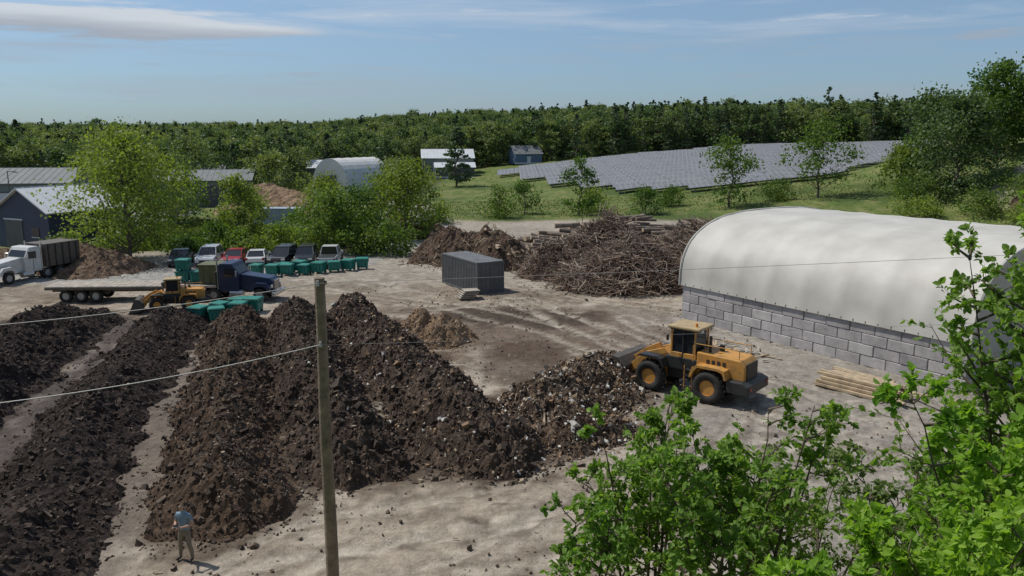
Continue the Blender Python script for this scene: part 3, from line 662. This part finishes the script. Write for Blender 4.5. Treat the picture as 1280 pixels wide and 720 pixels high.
def car(name,loc,rz,paint,kind='suv'):
    b=B(); w=1.86
    if kind=='pickup': bp_=[(-2.7,.45),(-2.72,1.05),(2.35,1.12),(2.68,1.0),(2.75,.45)]; gh=[(-.55,1.05),(-.45,1.8),(.75,1.82),(1.4,1.1)]
    elif kind=='suv': bp_=[(-2.25,.4),(-2.3,1.0),(1.05,1.08),(2.1,.98),(2.3,.75),(2.3,.4)]; gh=[(-2.22,1.0),(-1.9,1.66),(.3,1.72),(1.15,1.06)]
    else: bp_=[(-2.25,.36),(-2.3,.92),(-1.6,1.0),(1.0,.97),(2.1,.82),(2.3,.62),(2.3,.36)]; gh=[(-1.75,.96),(-1.0,1.42),(.2,1.45),(1.1,.96)]
    b.prism(bp_,-w/2,w/2,paint,.07,lambda x,z:1-.06*(abs(x)>2.2)-.03*(z>.9))
    zt=max(z for x,z in gh); zb=min(z for x,z in gh)
    ins=lambda x,z:1-.2*(z-zb)/(zt-zb)
    b.prism(gh,-w/2+.07,w/2-.07,glass,.03,ins)
    xs=[x for x,z in gh if z>zt-.1]; b.box(((xs[0]+xs[1])/2,0,zt+.01),(abs(xs[1]-xs[0])+.1,w*.76,.05),paint,.02)
    for (x0,z0),(x1,z1) in ((gh[0],gh[1]),(gh[3],gh[2])):
        for s in(-1,1): b.cyl((x0,s*(w/2-.09),z0),(x1,s*(w/2-.09)*.82,z1),.045,.04,paint,6)
    for s in(-1,1):
        xm=(xs[0]+xs[1])/2; b.cyl((xm,s*(w/2-.075),zb),(xm,s*(w/2-.09)*.83,zt),.04,.035,paint,6)
        for x in(-1.45 if kind!='pickup' else -1.75,1.4 if kind!='pickup' else 1.75):
            b.wheel((x,s*(w/2-.1),.36),.36,.24,blackm,hubm,.62); b.cyl((x,s*(w/2-.18),.42),(x,s*(w/2+.005),.42),.44,.44,blackp,18)
        fx=max(x for x,z in bp_); rx=min(x for x,z in bp_)
        b.box((fx-.05,s*.66,.76),(.12,.38,.15),whl,.02); b.box((rx+.04,s*.76,.85),(.1,.2,.24),redl,.02); b.box((gh[3][0]-.25,s*(w/2+.08),1.1),(.12,.2,.14),paint,.02)
    b.box((fx-.01,0,.62),(.06,1.0,.22),blackp,.01); b.box((fx+.0,0,.42),(.1,1.7,.14),blackp,.02); b.box((rx-.01,0,.45),(.1,1.7,.14),blackp,.02); b.box((fx+.03,0,.5),(.02,.4,.12),whl)
    if kind=='pickup': b.box((-1.62,0,1.09),(2.05,1.5,.05),blackp)
    return b.done(name,loc,rz)
cars=[(-33.0,(.02,.03,.05),'sedan'),(-30.2,(.5,.51,.52),'suv'),(-27.7,(.32,.02,.02),'sedan'),(-25.3,(.6,.6,.6),'sedan'),(-22.8,(.02,.02,.025),'suv'),(-20.6,(.03,.035,.04),'suv'),(-18.1,(.62,.62,.6),'pickup')]
for i,(x,c,k) in enumerate(cars):
    y=76.9+(i%3)*.25; car('parked_pickup_truck' if k=='pickup' else 'parked_car',(x*.975,y,th(x,y)),rad(-90+[14,8,3,10,-3,6,4][i]+ (180 if i in(3,6) else 0)),carpaint('car_paint_%d'%i,c),k)
bluep=pmat('blue_paint',(.02,.032,.075),.35,.1,.1); teal=pmat('teal_plastic',(.015,.21,.165),.55,0,.25,3); teal2=pmat('teal_plastic_dark',(.01,.14,.115),.55,0,.2,3); olive=pmat('olive_paint',(.12,.13,.06),.6,0,.2); wood=pmat('weathered_deck',(.42,.37,.31),.85,0,.3,2)
def truck(name,loc,rz,paint,bed=True):
    b=B()
    for x in (3.2,-.3,-1.6):
        for s in(-1,1):
            b.wheel((x,s*1.0,.5),.5,.3 if x>2 else .5,blackm,hubm,.55)
    b.box((.3,0,.78),(7.4,.8,.25),blackp,.02)
    b.prism([(1.6,.75),(1.6,2.0),(1.75,2.05),(3.9,1.75),(4.15,1.5),(4.15,.75)],-.72,.72,paint,.07)
    b.box((4.17,0,1.2),(.05,.95,.75),chrome,.02)
    for k in range(6): b.box((4.2,0,.92+.1*k),(.02,.9,.03),blackp)
    b.box((4.3,0,.6),(.25,2.4,.32),chrome,.05)
    b.prism([(.1,.75),(.1,2.75),(.3,2.9),(1.15,2.88),(1.65,2.05),(1.65,.75)],-1.1,1.1,paint,.07)
    b.prism([(1.12,2.7),(1.22,2.74),(1.66,2.12),(1.6,2.05)],-.95,.95,glass)
    for s in(-1,1):
        b.box((.95,s*1.105,2.2),(.75,.03,.6),glass,.01); b.box((.9,s*1.115,1.5),(.03,.01,1.2),blackp)
        b.prism([(2.5,.9),(2.6,1.3),(2.95,1.45),(3.7,1.4),(4.0,1.1),(4.05,.75),(3.85,.75),(3.7,1.1),(3.3,1.2),(2.85,1.1),(2.7,.75)],s*.98-.22,s*.98+.22,paint,0)
        b.box((4.1,s*.85,1.15),(.12,.22,.22),whl,.02); b.cyl((-.02,s*.95,.9),(-.02,s*.95,3.2),.07,.07,chrome,10)
        b.cyl((1.5,s*1.1,2.3),(1.6,s*1.35,2.3),.02,.02,chrome,6); b.box((1.6,s*1.38,2.15),(.06,.18,.45),chrome,.02); b.cyl((.9,s*.85,.62),(1.9,s*.85,.62),.28,.28,chrome,14)
    if bed: 
        b.box((-2.4,0,1.12),(4.6,2.4,.16),wood,.02); b.box((-.15,0,1.7),(.08,2.3,1.1),steel,.02)
    return b.done(name,loc,rz)
truck('flatbed_truck',(-22.1,60.3,th(-22,60)),rad(-4),bluep)
def bin_(name,x,y,z=None,rz=0,s=1,m=None):
    b=B(); m=m or teal
    b.box((0,0,.55),(1.0,1.0,.75),m,.04,taper=(1.12,1.12)); b.box((0,0,.97),(1.22,1.22,.1),teal2,.03)
    b.box((0,0,1.04),(1.1,1.1,.05),m,.02)
    for i in(-1,1):
        b.box((i*.57,0,.75),(.06,.5,.12),teal2,.01)
        for j in(-1,1): b.box((i*.4,j*.4,.09),(.18,.18,.18),teal2,.01)
    for k in(-.3,0,.3): b.box((k,-.53,.5),(.08,.06,.6),teal2,.01); b.box((k,.53,.5),(.08,.06,.6),teal2,.01)
    return b.done(name,(x,y,th(x,y) if z is None else z),rz,s)
R_=random.Random(8)
for x,y in [(-21.2,52.9),(-20.0,53.2),(-19.1,54.5),(-20.3,54.5),(-18.3,55.9),(-19.4,55.9),(-21.3,70.6),(-20.2,70.9),(-18.9,71.6),(-17.7,72),(-16.4,72.6),(-15.2,73.4),(-14.0,74.4),(-20.9,72.2),(-19.6,73),(-23,71)]:
    bin_('compost_bin',x+R_.uniform(-.12,.12),y+R_.uniform(-.2,.2),None,R_.uniform(-.4,.4),R_.uniform(.88,1.0))
bin_('compost_bin',-25.2,60.6,1.22,0,.9); bin_('compost_bin',-24.1,60.5,1.22,.1,.9); bin_('compost_bin',-25.2,60.6,2.15,0,.85)
b=B(); b.box((0,0,.75),(1.5,1.7,1.4),olive,.03,taper=(1.1,1.05)); b.box((0,0,1.48),(1.75,1.9,.1),olive,.02)
for k in(-.5,0,.5): b.box((k,-.88,.75),(.08,.06,1.3),olive)
b.done('waste_container',(-22.9,60.5,th(-23,60)+1.22))
b=B(); b.box((0,0,1.15),(8.6,2.5,.14),wood,.01); 
for k in range(18): b.box((-4.1+.48*k,0,1.225),(.44,2.46,.02),wood)
for s in(-1,1):
    b.box((0,s*1.26,1.08),(8.6,.06,.2),steel,.01); b.box((0,s*.5,.9),(8.2,.12,.35),steel)
    for x in(-2.9,-1.8,-.7): b.wheel((x,s*.95,.48),.48,.4,blackm,hubm,.55)
b.box((3.4,.6,.55),(.12,.12,.9),steel); b.box((3.4,-.6,.55),(.12,.12,.9),steel); b.box((4.25,0,1.3),(.1,2.4,.35),steel,.02)
b.done('flatbed_trailer',(-30.6,60,th(-30,60)),rad(3))
b_=truck('dump_truck',(-42.0,69.5,th(-42,69)),rad(-112),pmat('white_paint',(.6,.6,.58),.35),False)
b=B(); b.prism([(-3.6,1.0),(-3.7,3.0),(-.25,3.0),(-.25,1.0)],-1.25,1.25,steel,.03); 
for k in range(5):
    for s in(-1,1): b.box((-3.3+.7*k,s*1.28,2.0),(.1,.08,1.9),blackp)
o=b.done('dump_body',(0,0,0),0,parent=b_)
cg=pmat('grey_container_paint',(.115,.118,.12),.6,0,.2,1.2); cg2=pmat('grey_container_roof',(.2,.205,.205),.65,0,.25,1.2)
def container(name,loc,rz,m,m2,Lc=6.1):
    b=B(); Wc=2.44;Hc=2.6; n=int(Lc/.28)
    for s in(-1,1):
        k=Lc-.3; bm=bmesh.new(); lst=[]
        for i in range(n):
            x=-k/2+k*i/n; d=k/n
            for a,o in((0,0),(.3,.0),(.5,.045),(.8,.045)): lst.append((x+d*a,s*(Wc/2-.06+o)))
        lst.append((k/2,s*(Wc/2-.06)))
        lo=[bm.verts.new((x,y,.15)) for x,y in lst]; hi=[bm.verts.new((x,y,Hc-.1)) for x,y in lst]
        for i in range(len(lst)-1): bm.faces.new((lo[i],lo[i+1],hi[i+1],hi[i]))
        b.addbm(bm,m)
        b.box((0,s*(Wc/2-.05),.09),(Lc,.1,.17),m,.01); b.box((0,s*(Wc/2-.05),Hc-.06),(Lc,.1,.12),m,.01)
        for e in(-1,1): b.box((e*(Lc/2-.07),s*(Wc/2-.07),Hc/2),(.15,.15,Hc),m,.01)
    b.box((0,0,Hc-.04),(Lc-.1,Wc-.1,.05),m2)
    for i in range(int(Lc/.4)): b.box((-Lc/2+.35+i*.4,0,Hc-.01),(.12,Wc-.3,.02),m2)
    for e in(-1,1):
        b.box((e*(Lc/2-.06),0,Hc/2),(.06,Wc-.2,Hc-.2),m); b.box((e*(Lc/2-.04),0,Hc/2),(.05,.03,Hc-.3),blackp)
        for y in(-.8,-.35,.35,.8): b.cyl((e*(Lc/2),y,.15),(e*(Lc/2),y,Hc-.15),.022,.022,cg2,6)
        b.box((e*(Lc/2-.05),0,.1),(.12,Wc,.18),m); b.box((e*(Lc/2-.05),0,Hc-.08),(.12,Wc,.14),m)
    b.box((0,0,.16),(Lc-.2,Wc-.2,.06),blackp)
    b.done(name,loc,rz)
container('shipping_container',(-3.3,65.1,th(-3,65)),math.atan2(6.3,-3.8),cg,cg2,6.3)
lb=pmat('pale_blue_paint',(.42,.46,.52),.5,0,.1); container('storage_trailer',(-32.0,110,th(-32,110)),rad(-6),lb,lb,6.3)
b=B(); 
for i in range(5): b.box((-1.0+i*.1,0,.06+.13*i),(1.2,1.1,.03),wood); b.box((-1.0+i*.1,.4,.0+.13*i),(1.2,.1,.08),wood); b.box((-1+i*.1,-.4,.0+.13*i),(1.2,.1,.08),wood)
b.done('wooden_pallets',(-2.6,60.6,.1),.3)
tim=pmat('sawn_timber',(.48,.37,.24),.8,0,.3,3); b=B(); rnd=random.Random(3)
for l in range(4):
    for j in range(9-l):
        b.box((rnd.uniform(-.25,.25),-1.1+j*.25+l*.12,.1+l*.17),(3.6*rnd.uniform(.85,1.05),.2,.14),tim,.012,(0,0,rnd.uniform(-.05,.05)),seg=1)
for j in range(14): b.box((rnd.uniform(1.4,2.3),rnd.uniform(-1,1),.1+rnd.random()*.35),(1.4,.16,.08),tim,.01,(0,rnd.uniform(-.2,.2),rnd.uniform(-1,1)),seg=1)
b.done('lumber_stack',(17.3,38.0,th(17.3,38)),rad(-52))
b=B()
for j in range(40): b.box((rnd.gauss(0,1.3),rnd.gauss(0,.5),.05+rnd.random()*.1),(rnd.uniform(.3,1.3),.12,.05),rnd.choice([tim,wood]),0,(0,rnd.uniform(-.1,.1),rnd.uniform(0,3)))
b.done('scrap_wood',(13.2,44.6,th(13,44)),uang)
# ---------------------------------------------------------------- distant buildings
def building(name,loc,rz,Lx,Wy,eave,ridge,wm,rm,trim,doors=(),wins=()):
    b=B(); 
    b.prism([(-Wy/2,0),(-Wy/2,eave),(0,ridge-.05),(Wy/2,eave),(Wy/2,0)],-Lx/2,Lx/2,wm)
    for s in(-1,1):
        a=math.atan2(ridge-eave,Wy/2); sl=math.hypot(ridge-eave,Wy/2)+.5
        b.box((s*(Wy/4+.12),0,(eave+ridge)/2+.05),(sl,Lx+.8,.14),rm,0,(0,s*a,0))
        for k in range(int(Lx/1.0)): b.box((s*(Wy/4+.12),-Lx/2+.5+k*1.0,(eave+ridge)/2+.14),(sl,.06,.05),rm,0,(0,s*a,0))
        b.box((s*(Wy/2+.03),0,.25),(.05,Lx,.5),trim)
    for (face,u,w_,h_,m) in doors:
        if face=='s+': b.box((Wy/2+.04,u,h_/2),(.06,w_,h_),m); b.box((Wy/2+.05,u,h_+.1),(.08,w_+.3,.15),trim)
        if face=='s-': b.box((-Wy/2-.04,u,h_/2),(.06,w_,h_),m); b.box((-Wy/2-.05,u,h_+.1),(.08,w_+.3,.15),trim)
        if face=='e-': b.box((u,-Lx/2-.04,h_/2),(w_,.06,h_),m); b.box((u,-Lx/2-.05,h_+.1),(w_+.3,.08,.15),trim)
    for (face,u,z,w_,h_) in wins:
        if face=='e-': b.box((u,-Lx/2-.03,z),(w_,.06,h_),glass); b.box((u,-Lx/2-.04,z-h_/2-.05),(w_+.2,.09,.08),trim)
    return b.done(name,loc,rz)
navy=pmat('navy_siding',(.03,.045,.085),.6,0,.15,1); wroof=pmat('white_metal_roof',(.55,.57,.58),.5,0,.08,.5); sage=pmat('sage_siding',(.17,.20,.17),.7,0,.1,.5); groof=pmat('grey_roof',(.17,.18,.18),.7,0,.15,.5)
white=pmat('white_siding',(.6,.6,.58),.6,0,.1,.5); dgrey=pmat('dark_grey_siding',(.09,.10,.10),.7,0,.15,.5); bluer=pmat('blue_siding',(.10,.15,.24),.6,0,.1,.5)
building('storage_shed',(-52,92,th(-52,92)),rad(-26),9,9,4.2,6.6,navy,wroof,wroof,[('e-',-1.5,3,3.2,dgrey)],[('e-',2.2,2,1.2,1)])
building('warehouse',(-82,128,th(-82,128)),rad(-80),26,14,5.2,7.2,sage,groof,dgrey,[('s+',9,4,3.8,dk),('s+',3,3,3.8,white)])
building('warehouse',(-56,147,th(-56,147)),rad(-78),17,12,4.6,6.2,sage,groof,dgrey,[('s+',2,3.5,3.5,dgrey)])
building('farm_building',(-19.5,244,th(-19,244)),rad(-83),15,12,5.2,7.6,sage,wroof,white,[('s+',-3,3,3.5,white),('s+',3,3,3.5,dk)])
building('farm_building',(-16.5,232,th(-16,232)),rad(-83),11,7,3.0,4.2,dgrey,wroof,white,[('s+',0,3,2.6,dk)])
building('small_house',(4.2,262,th(4.2,262)),rad(-70),9,7,3.2,5.6,bluer,groof,white,[('s+',0,1.2,2.2,white)],[])
building('farm_building',(-46.5,205,th(-46,205)),rad(-80),10,8,4.5,6.2,dgrey,wroof,white,[('s+',0,3,3,dk)])
building('warehouse',(-71,176,th(-71,176)),rad(-75),16,10,4.5,6.2,sage,groof,dgrey,[('s+',0,3,3,dk)])
V=[];F=[];n=18
for k in range(11):
    for i in range(n+1):
        t=math.pi*i/n; V.append((-math.cos(t)*5.0,k*1.5-7,7.6*abs(math.sin(t))**.8*(1-.01*(k%2))))
for k in range(10):
    for i in range(n): F.append((k*(n+1)+i,(k+1)*(n+1)+i,(k+1)*(n+1)+i+1,k*(n+1)+i+1))
F.append(tuple(range(n+1)));F.append(tuple(10*(n+1)+i for i in range(n,-1,-1)))
e=empty('hoop_barn',(-36.0,180,th(-36,180)),rad(-28)); mkobj('shell',V,F,[white],None,False,parent=e)
b=B(); b.box((0,-7.05,2),(3.6,.06,4),dk); b.done('door',parent=e)
# ---------------------------------------------------------------- utility pole and wires
pw=pmat('weathered_pole',(.26,.20,.14),.9,0,.35,3,.4)
insu=pmat('insulator',(.5,.5,.5),.3)
def pole(name,x,y,h):
    e=empty(name,(x,y,th(x,y))); q=Q(); zs=np.linspace(-.5,h,12); q.tube([(0.012*math.sin(z),0,z) for z in zs],np.linspace(.18,.13,12),14,0); q.add(np.array([[-.1,-.07,h],[.1,-.07,h],[.1,.07,h],[-.1,.07,h]]),np.array([[0,1,2,3]]),0)
    q.obj('shaft',[pw],parent=e); b=B()
    for z in(h-.12,h-1.7): b.box((.14,0,z),(.1,.06,.1),steel,.01); b.cyl((0,-.18,z),(0,.18,z),.02,.02,steel,8); b.cyl((.0,-.16,z-.06),(.0,-.16,z+.08),.04,.03,insu,10)
    b.done('hardware',parent=e); return e
pole('utility_pole',-4.9,20,8.75); pole('utility_pole',-30,16,8.6); pole('utility_pole',30,24,9.7)
wire=pmat('aluminium_wire',(.38,.38,.36),.5,.2,.1)
def line(p0,p1,sag,r):
    q=Q(); P=[]
    for i in range(41):
        s=i/40; p=[p0[k]+(p1[k]-p0[k])*s for k in range(3)]; p[2]-=4*sag*s*(1-s); P.append(p)
    q.tube(P,[r]*41,5,0); return q.obj('power_line',[wire])
line((-4.9,19.83,8.65),(-30,16,8.6),.95,.010); line((-4.9,19.83,7.05),(-30,16,7.0),1.35,.013); line((-4.9,19.83,8.65),(30,24,9.6),.12,.006); line((-4.9,19.83,7.05),(30,24,7.4),.12,.004)
b=B(); b.cyl((0,0,0),(0,0,7.5),.09,.06,steel,8); b.box((.5,0,7.5),(1.2,.08,.08),steel); b.box((1.1,0,7.42),(.6,.25,.12),steel,.02); b.done('street_lamp',(-70,112,th(-70,112)))
# ---------------------------------------------------------------- person
def person(loc,rz):
    J={'pel':((0,0,.95),(.155,.115)),'sp':((0,.01,1.13),(.14,.105)),'ch':((0,0,1.34),(.175,.12)),'nb':((0,.0,1.475),(.085,.07)),'nk':((0,-.01,1.54),(.055,.058)),'hd':((0,-.03,1.62),(.068,.085)),'ht':((0,-.035,1.70),(.078,.098)),'tp':((0,-.02,1.755),(.055,.07))}
    seg=[('pel','sp','s'),('sp','ch','s'),('ch','nb','s'),('nb','nk','k'),('nk','hd','k'),('hd','ht','h'),('ht','tp','h')]
    for n,s in(('L',1),('R',-1)):
        J['sh'+n]=((s*.185,.0,1.425),(.072,.07)); J['se'+n]=((s*.235,.02,1.29),(.058,.058)); J['el'+n]=((s*.285,.03,1.15),(.045,.045)); J['fa'+n]=((s*.20,-.12,1.13),(.042,.04)); J['wr'+n]=((s*.115,-.255,1.15),(.027,.03)); J['pa'+n]=((s*.085,-.315,1.165),(.022,.038))
        seg+=[('ch','sh'+n,'s'),('sh'+n,'se'+n,'s'),('se'+n,'el'+n,'k'),('el'+n,'fa'+n,'k'),('fa'+n,'wr'+n,'k'),('wr'+n,'pa'+n,'k')]
        J['hp'+n]=((s*.095,0,.86),(.098,.105)); J['kn'+n]=((s*.15,-.03,.49),(.066,.07)); J['cf'+n]=((s*.175,.01,.33),(.062,.064)); J['an'+n]=((s*.2,.01,.1),(.05,.05)); J['hl'+n]=((s*.2,.02,.045),(.042,.04)); J['to'+n]=((s*.225,-.17,.04),(.045,.032))
        seg+=[('pel','hp'+n,'p'),('hp'+n,'kn'+n,'p'),('kn'+n,'cf'+n,'p'),('cf'+n,'an'+n,'p'),('an'+n,'hl'+n,'b'),('hl'+n,'to'+n,'b')]
    names=list(J); me=bpy.data.meshes.new('body'); me.from_pydata([J[n][0] for n in names],[(names.index(a),names.index(c)) for a,c,_ in seg],[])
    o=bpy.data.objects.new('tmp',me); scene.collection.objects.link(o)
    o.modifiers.new('s','SKIN'); ssf=o.modifiers.new('u','SUBSURF'); ssf.levels=2
    for i,n in enumerate(names):
        sv=me.skin_vertices[0].data[i]; sv.radius=J[n][1]; sv.use_root=(n=='pel')
    dg=bpy.context.evaluated_depsgraph_get(); ev=o.evaluated_get(dg); m2=bpy.data.meshes.new_from_object(ev); bpy.data.objects.remove(o)
    shirt=pmat('blue_grey_shirt',(.20,.29,.37),.9,0,.15,8); pants=pmat('khaki_trousers',(.22,.185,.14),.9,0,.15,8); skin=pmat('skin',(.48,.29,.21),.6,0,.08,8); hair=pmat('brown_hair',(.06,.04,.025),.8,0,.2,20); boot=pmat('leather_boot',(.05,.035,.025),.7)
    m2.materials.clear()
    for m in(shirt,pants,skin,hair,boot): m2.materials.append(m)
    def sd(p,a,c):
        a=Vector(a);c=Vector(c);ab=c-a;t=max(0,min(1,(p-a).dot(ab)/ab.length_squared)); return (p-a-ab*t).length
    for f in m2.polygons:
        p=f.center; best=min(((sd(p,J[a][0],J[c][0])-(J[a][1][0]+J[c][1][0])/2),k) for a,c,k in seg)[1]
        if best=='s' and p.z<.96: best='p'
        if best=='p' and p.z>1.0: best='s'
        if best=='k' and p.z>1.53 and (p.y>.02): best='h'
        if best=='k' and abs(p.x)<.14 and 1.3<p.z<1.49: best='s'
        if best=='h' and p.z<1.73 and p.y<-.045: best='k'
        f.material_index={'s':0,'p':1,'k':2,'h':3,'b':4}[best]; f.use_smooth=True
    e=empty('person',loc,rz); bo=bpy.data.objects.new('body',m2); scene.collection.objects.link(bo); bo.parent=e
    b=B(); ew=pmat('eye',(.05,.04,.04),.3); lip=pmat('lips',(.35,.14,.11),.6)
    b.prism([(-.012,1.625),(.012,1.625),(.004,1.67),(-.004,1.67)],-.15,-.115,skin,.003)
    for s in(-1,1):
        b.box((s*.03,-.122,1.672),(.022,.012,.012),ew,.003); b.box((s*.03,-.126,1.69),(.032,.01,.006),hair); b.box((s*.078,-.02,1.655),(.014,.03,.055),skin,.006)
    b.box((0,-.118,1.598),(.042,.012,.01),lip,.003); b.done('face',parent=e)
    b=B(); b.box((0,-.35,1.185),(.17,.09,.035),blackp,.01); b.box((0,-.36,1.225),(.13,.02,.08),glass,.004,(-.5,0,0)); b.done('remote_controller',parent=e)
    q=Q()
    for s in(-1,1):
        for k,(l,dz) in enumerate(((.075,.02),(.085,.0),(.078,-.018),(.06,-.034))):
            p=np.array([s*.09,-.335,1.17+dz]); q.tube([p,p+[s*.012,-l*.45,0],p+[-s*.02,-l*.75,.0],p+[-s*.045,-l*.8,.0]],[.0095,.009,.0085,.006],6,0)
        p=np.array([s*.088,-.30,1.19]); q.tube([p,p+[-s*.01,-.03,.02],p+[-s*.025,-.055,.022]],[.011,.010,.007],6,0)
    q.obj('fingers',[skin],parent=e)
person((-9.6,21.7,th(-9.6,21.7)+.03),rad(-14))
# ---------------------------------------------------------------- foreground shrubs
twig=pmat('twig_bark',(.13,.10,.07),.85,0,.3,6)
def shrub(name,x,y,seed,stems,H,spread,leaf,mat,nb=16,nt_=5,lp=9,low=.35,lean=(0,0)):
    rng=np.random.default_rng(seed); q=Q(); P=[];D=[];S=[]
    for s in range(stems):
        a=(s+rng.random())*6.283/stems; hh=H*rng.uniform(.7,1.0); off=spread*rng.uniform(.15,1)
        base=np.array([math.cos(a)*.15,math.sin(a)*.15,-.2]); tip=np.array([math.cos(a)*off+lean[0],math.sin(a)*off+lean[1],hh])
        T=np.linspace(0,1,9); st=base+(tip-base)*T[:,None]; st[:,:2]-= (np.sin(T*np.pi)[:,None]*.14*off*np.array([math.cos(a),math.sin(a)])); st+=rng.normal(size=st.shape)*.03*T[:,None]
        r0=.012+.006*H; q.tube(st,np.linspace(r0,.004,9),6,0)
        for i in range(nb):
            t=low+(1-low)*rng.random()**.8; f=t*8; k=int(min(7,f)); b0=st[k]+(st[k+1]-st[k])*(f-k)
            a2=rng.random()*6.283; l=(1.15-t)*H*.32*rng.uniform(.5,1.1)+.12
            d=unit(np.array([math.cos(a2),math.sin(a2),rng.uniform(.25,1.1)])); b1=b0+d*l*.5+rng.normal(size=3)*.03; b2=b0+d*l+np.array([0,0,.06*l])
            q.tube([b0,b1,b2],[r0*.4,r0*.26,.003],4,0)
            for j in range(nt_):
                u=rng.uniform(.25,1); c0=b0+(b2-b0)*u; d2=unit(d+rng.normal(size=3)*.75); l2=l*.42*rng.uniform(.4,1)+.05; c2=c0+d2*l2
                q.tube([c0,(c0+c2)/2+rng.normal(size=3)*.01,c2],[.004,.003,.0015],3,0)
                n=lp; tt=rng.uniform(.15,1,n)[:,None]; pp=c0+(c2-c0)*tt+rng.normal(size=(n,3))*.012
                P.append(pp); D.append(unit(d2+rng.normal(size=(n,3))*.9+np.array([0,0,-.25])))
                S.append(leaf*rng.uniform(.45,1.15,n))
    P=np.concatenate(P);D=np.concatenate(D);S=np.concatenate(S)
    N_=unit(rng.normal(size=P.shape)*.75+np.array([0,0,1.]))
    q.leaves(P,D,N_,S,1,True); return q.obj(name,[twig,mat],(x,y,th(x,y)))
LF=leafmat('sapling_leaf',(.12,.215,.04),(.20,.32,.065),.47,1.2,.1)
LF2=leafmat('maple_leaf',(.19,.33,.04),(.29,.43,.06),.47,1.2,.1)
LF3=leafmat('shrub_leaf_dull',(.12,.18,.06),(.18,.24,.09),.4,1.2,.1)
shrub('poplar_sapling',2.0,10.6,1,6,4.1,1.2,.105,LF,16,6,9,.35)
shrub('poplar_sapling',3.3,10.3,2,5,4.45,1.0,.105,LF,16,6,9,.35,(.3,0))
shrub('poplar_sapling',.9,9.6,3,3,2.9,.6,.10,LF,12,4,8,.5)
shrub('poplar_sapling',2.6,9.2,10,5,3.3,1.0,.10,LF,14,6,9,.35)
shrub('understory_shrub',5.2,13,4,6,3.9,1.7,.09,LF3,14,6,9,.2)
shrub('understory_shrub',7.6,13.2,5,7,3.6,1.8,.09,LF3,16,6,9,.2)
shrub('understory_shrub',6.2,11.6,11,6,3.3,1.6,.09,LF3,14,6,9,.2)
shrub('maple_sapling',6.5,9.4,6,7,6.4,1.2,.11,LF,22,7,9,.25)
shrub('maple_sapling',5.4,8.2,7,6,3.6,1.3,.11,LF2,16,7,9,.22)
shrub('maple_sapling',3.8,6.0,8,7,2.05,1.3,.09,LF2,16,7,9,.2)
shrub('maple_sapling',2.5,5.6,9,6,1.4,.9,.085,LF2,12,6,9,.2)
shrub('maple_sapling',4.9,6.6,12,6,2.6,1.0,.09,LF2,14,7,9,.2)
print('verts',sum(len(m.vertices) for m in bpy.data.meshes),'objs',len(bpy.data.objects))
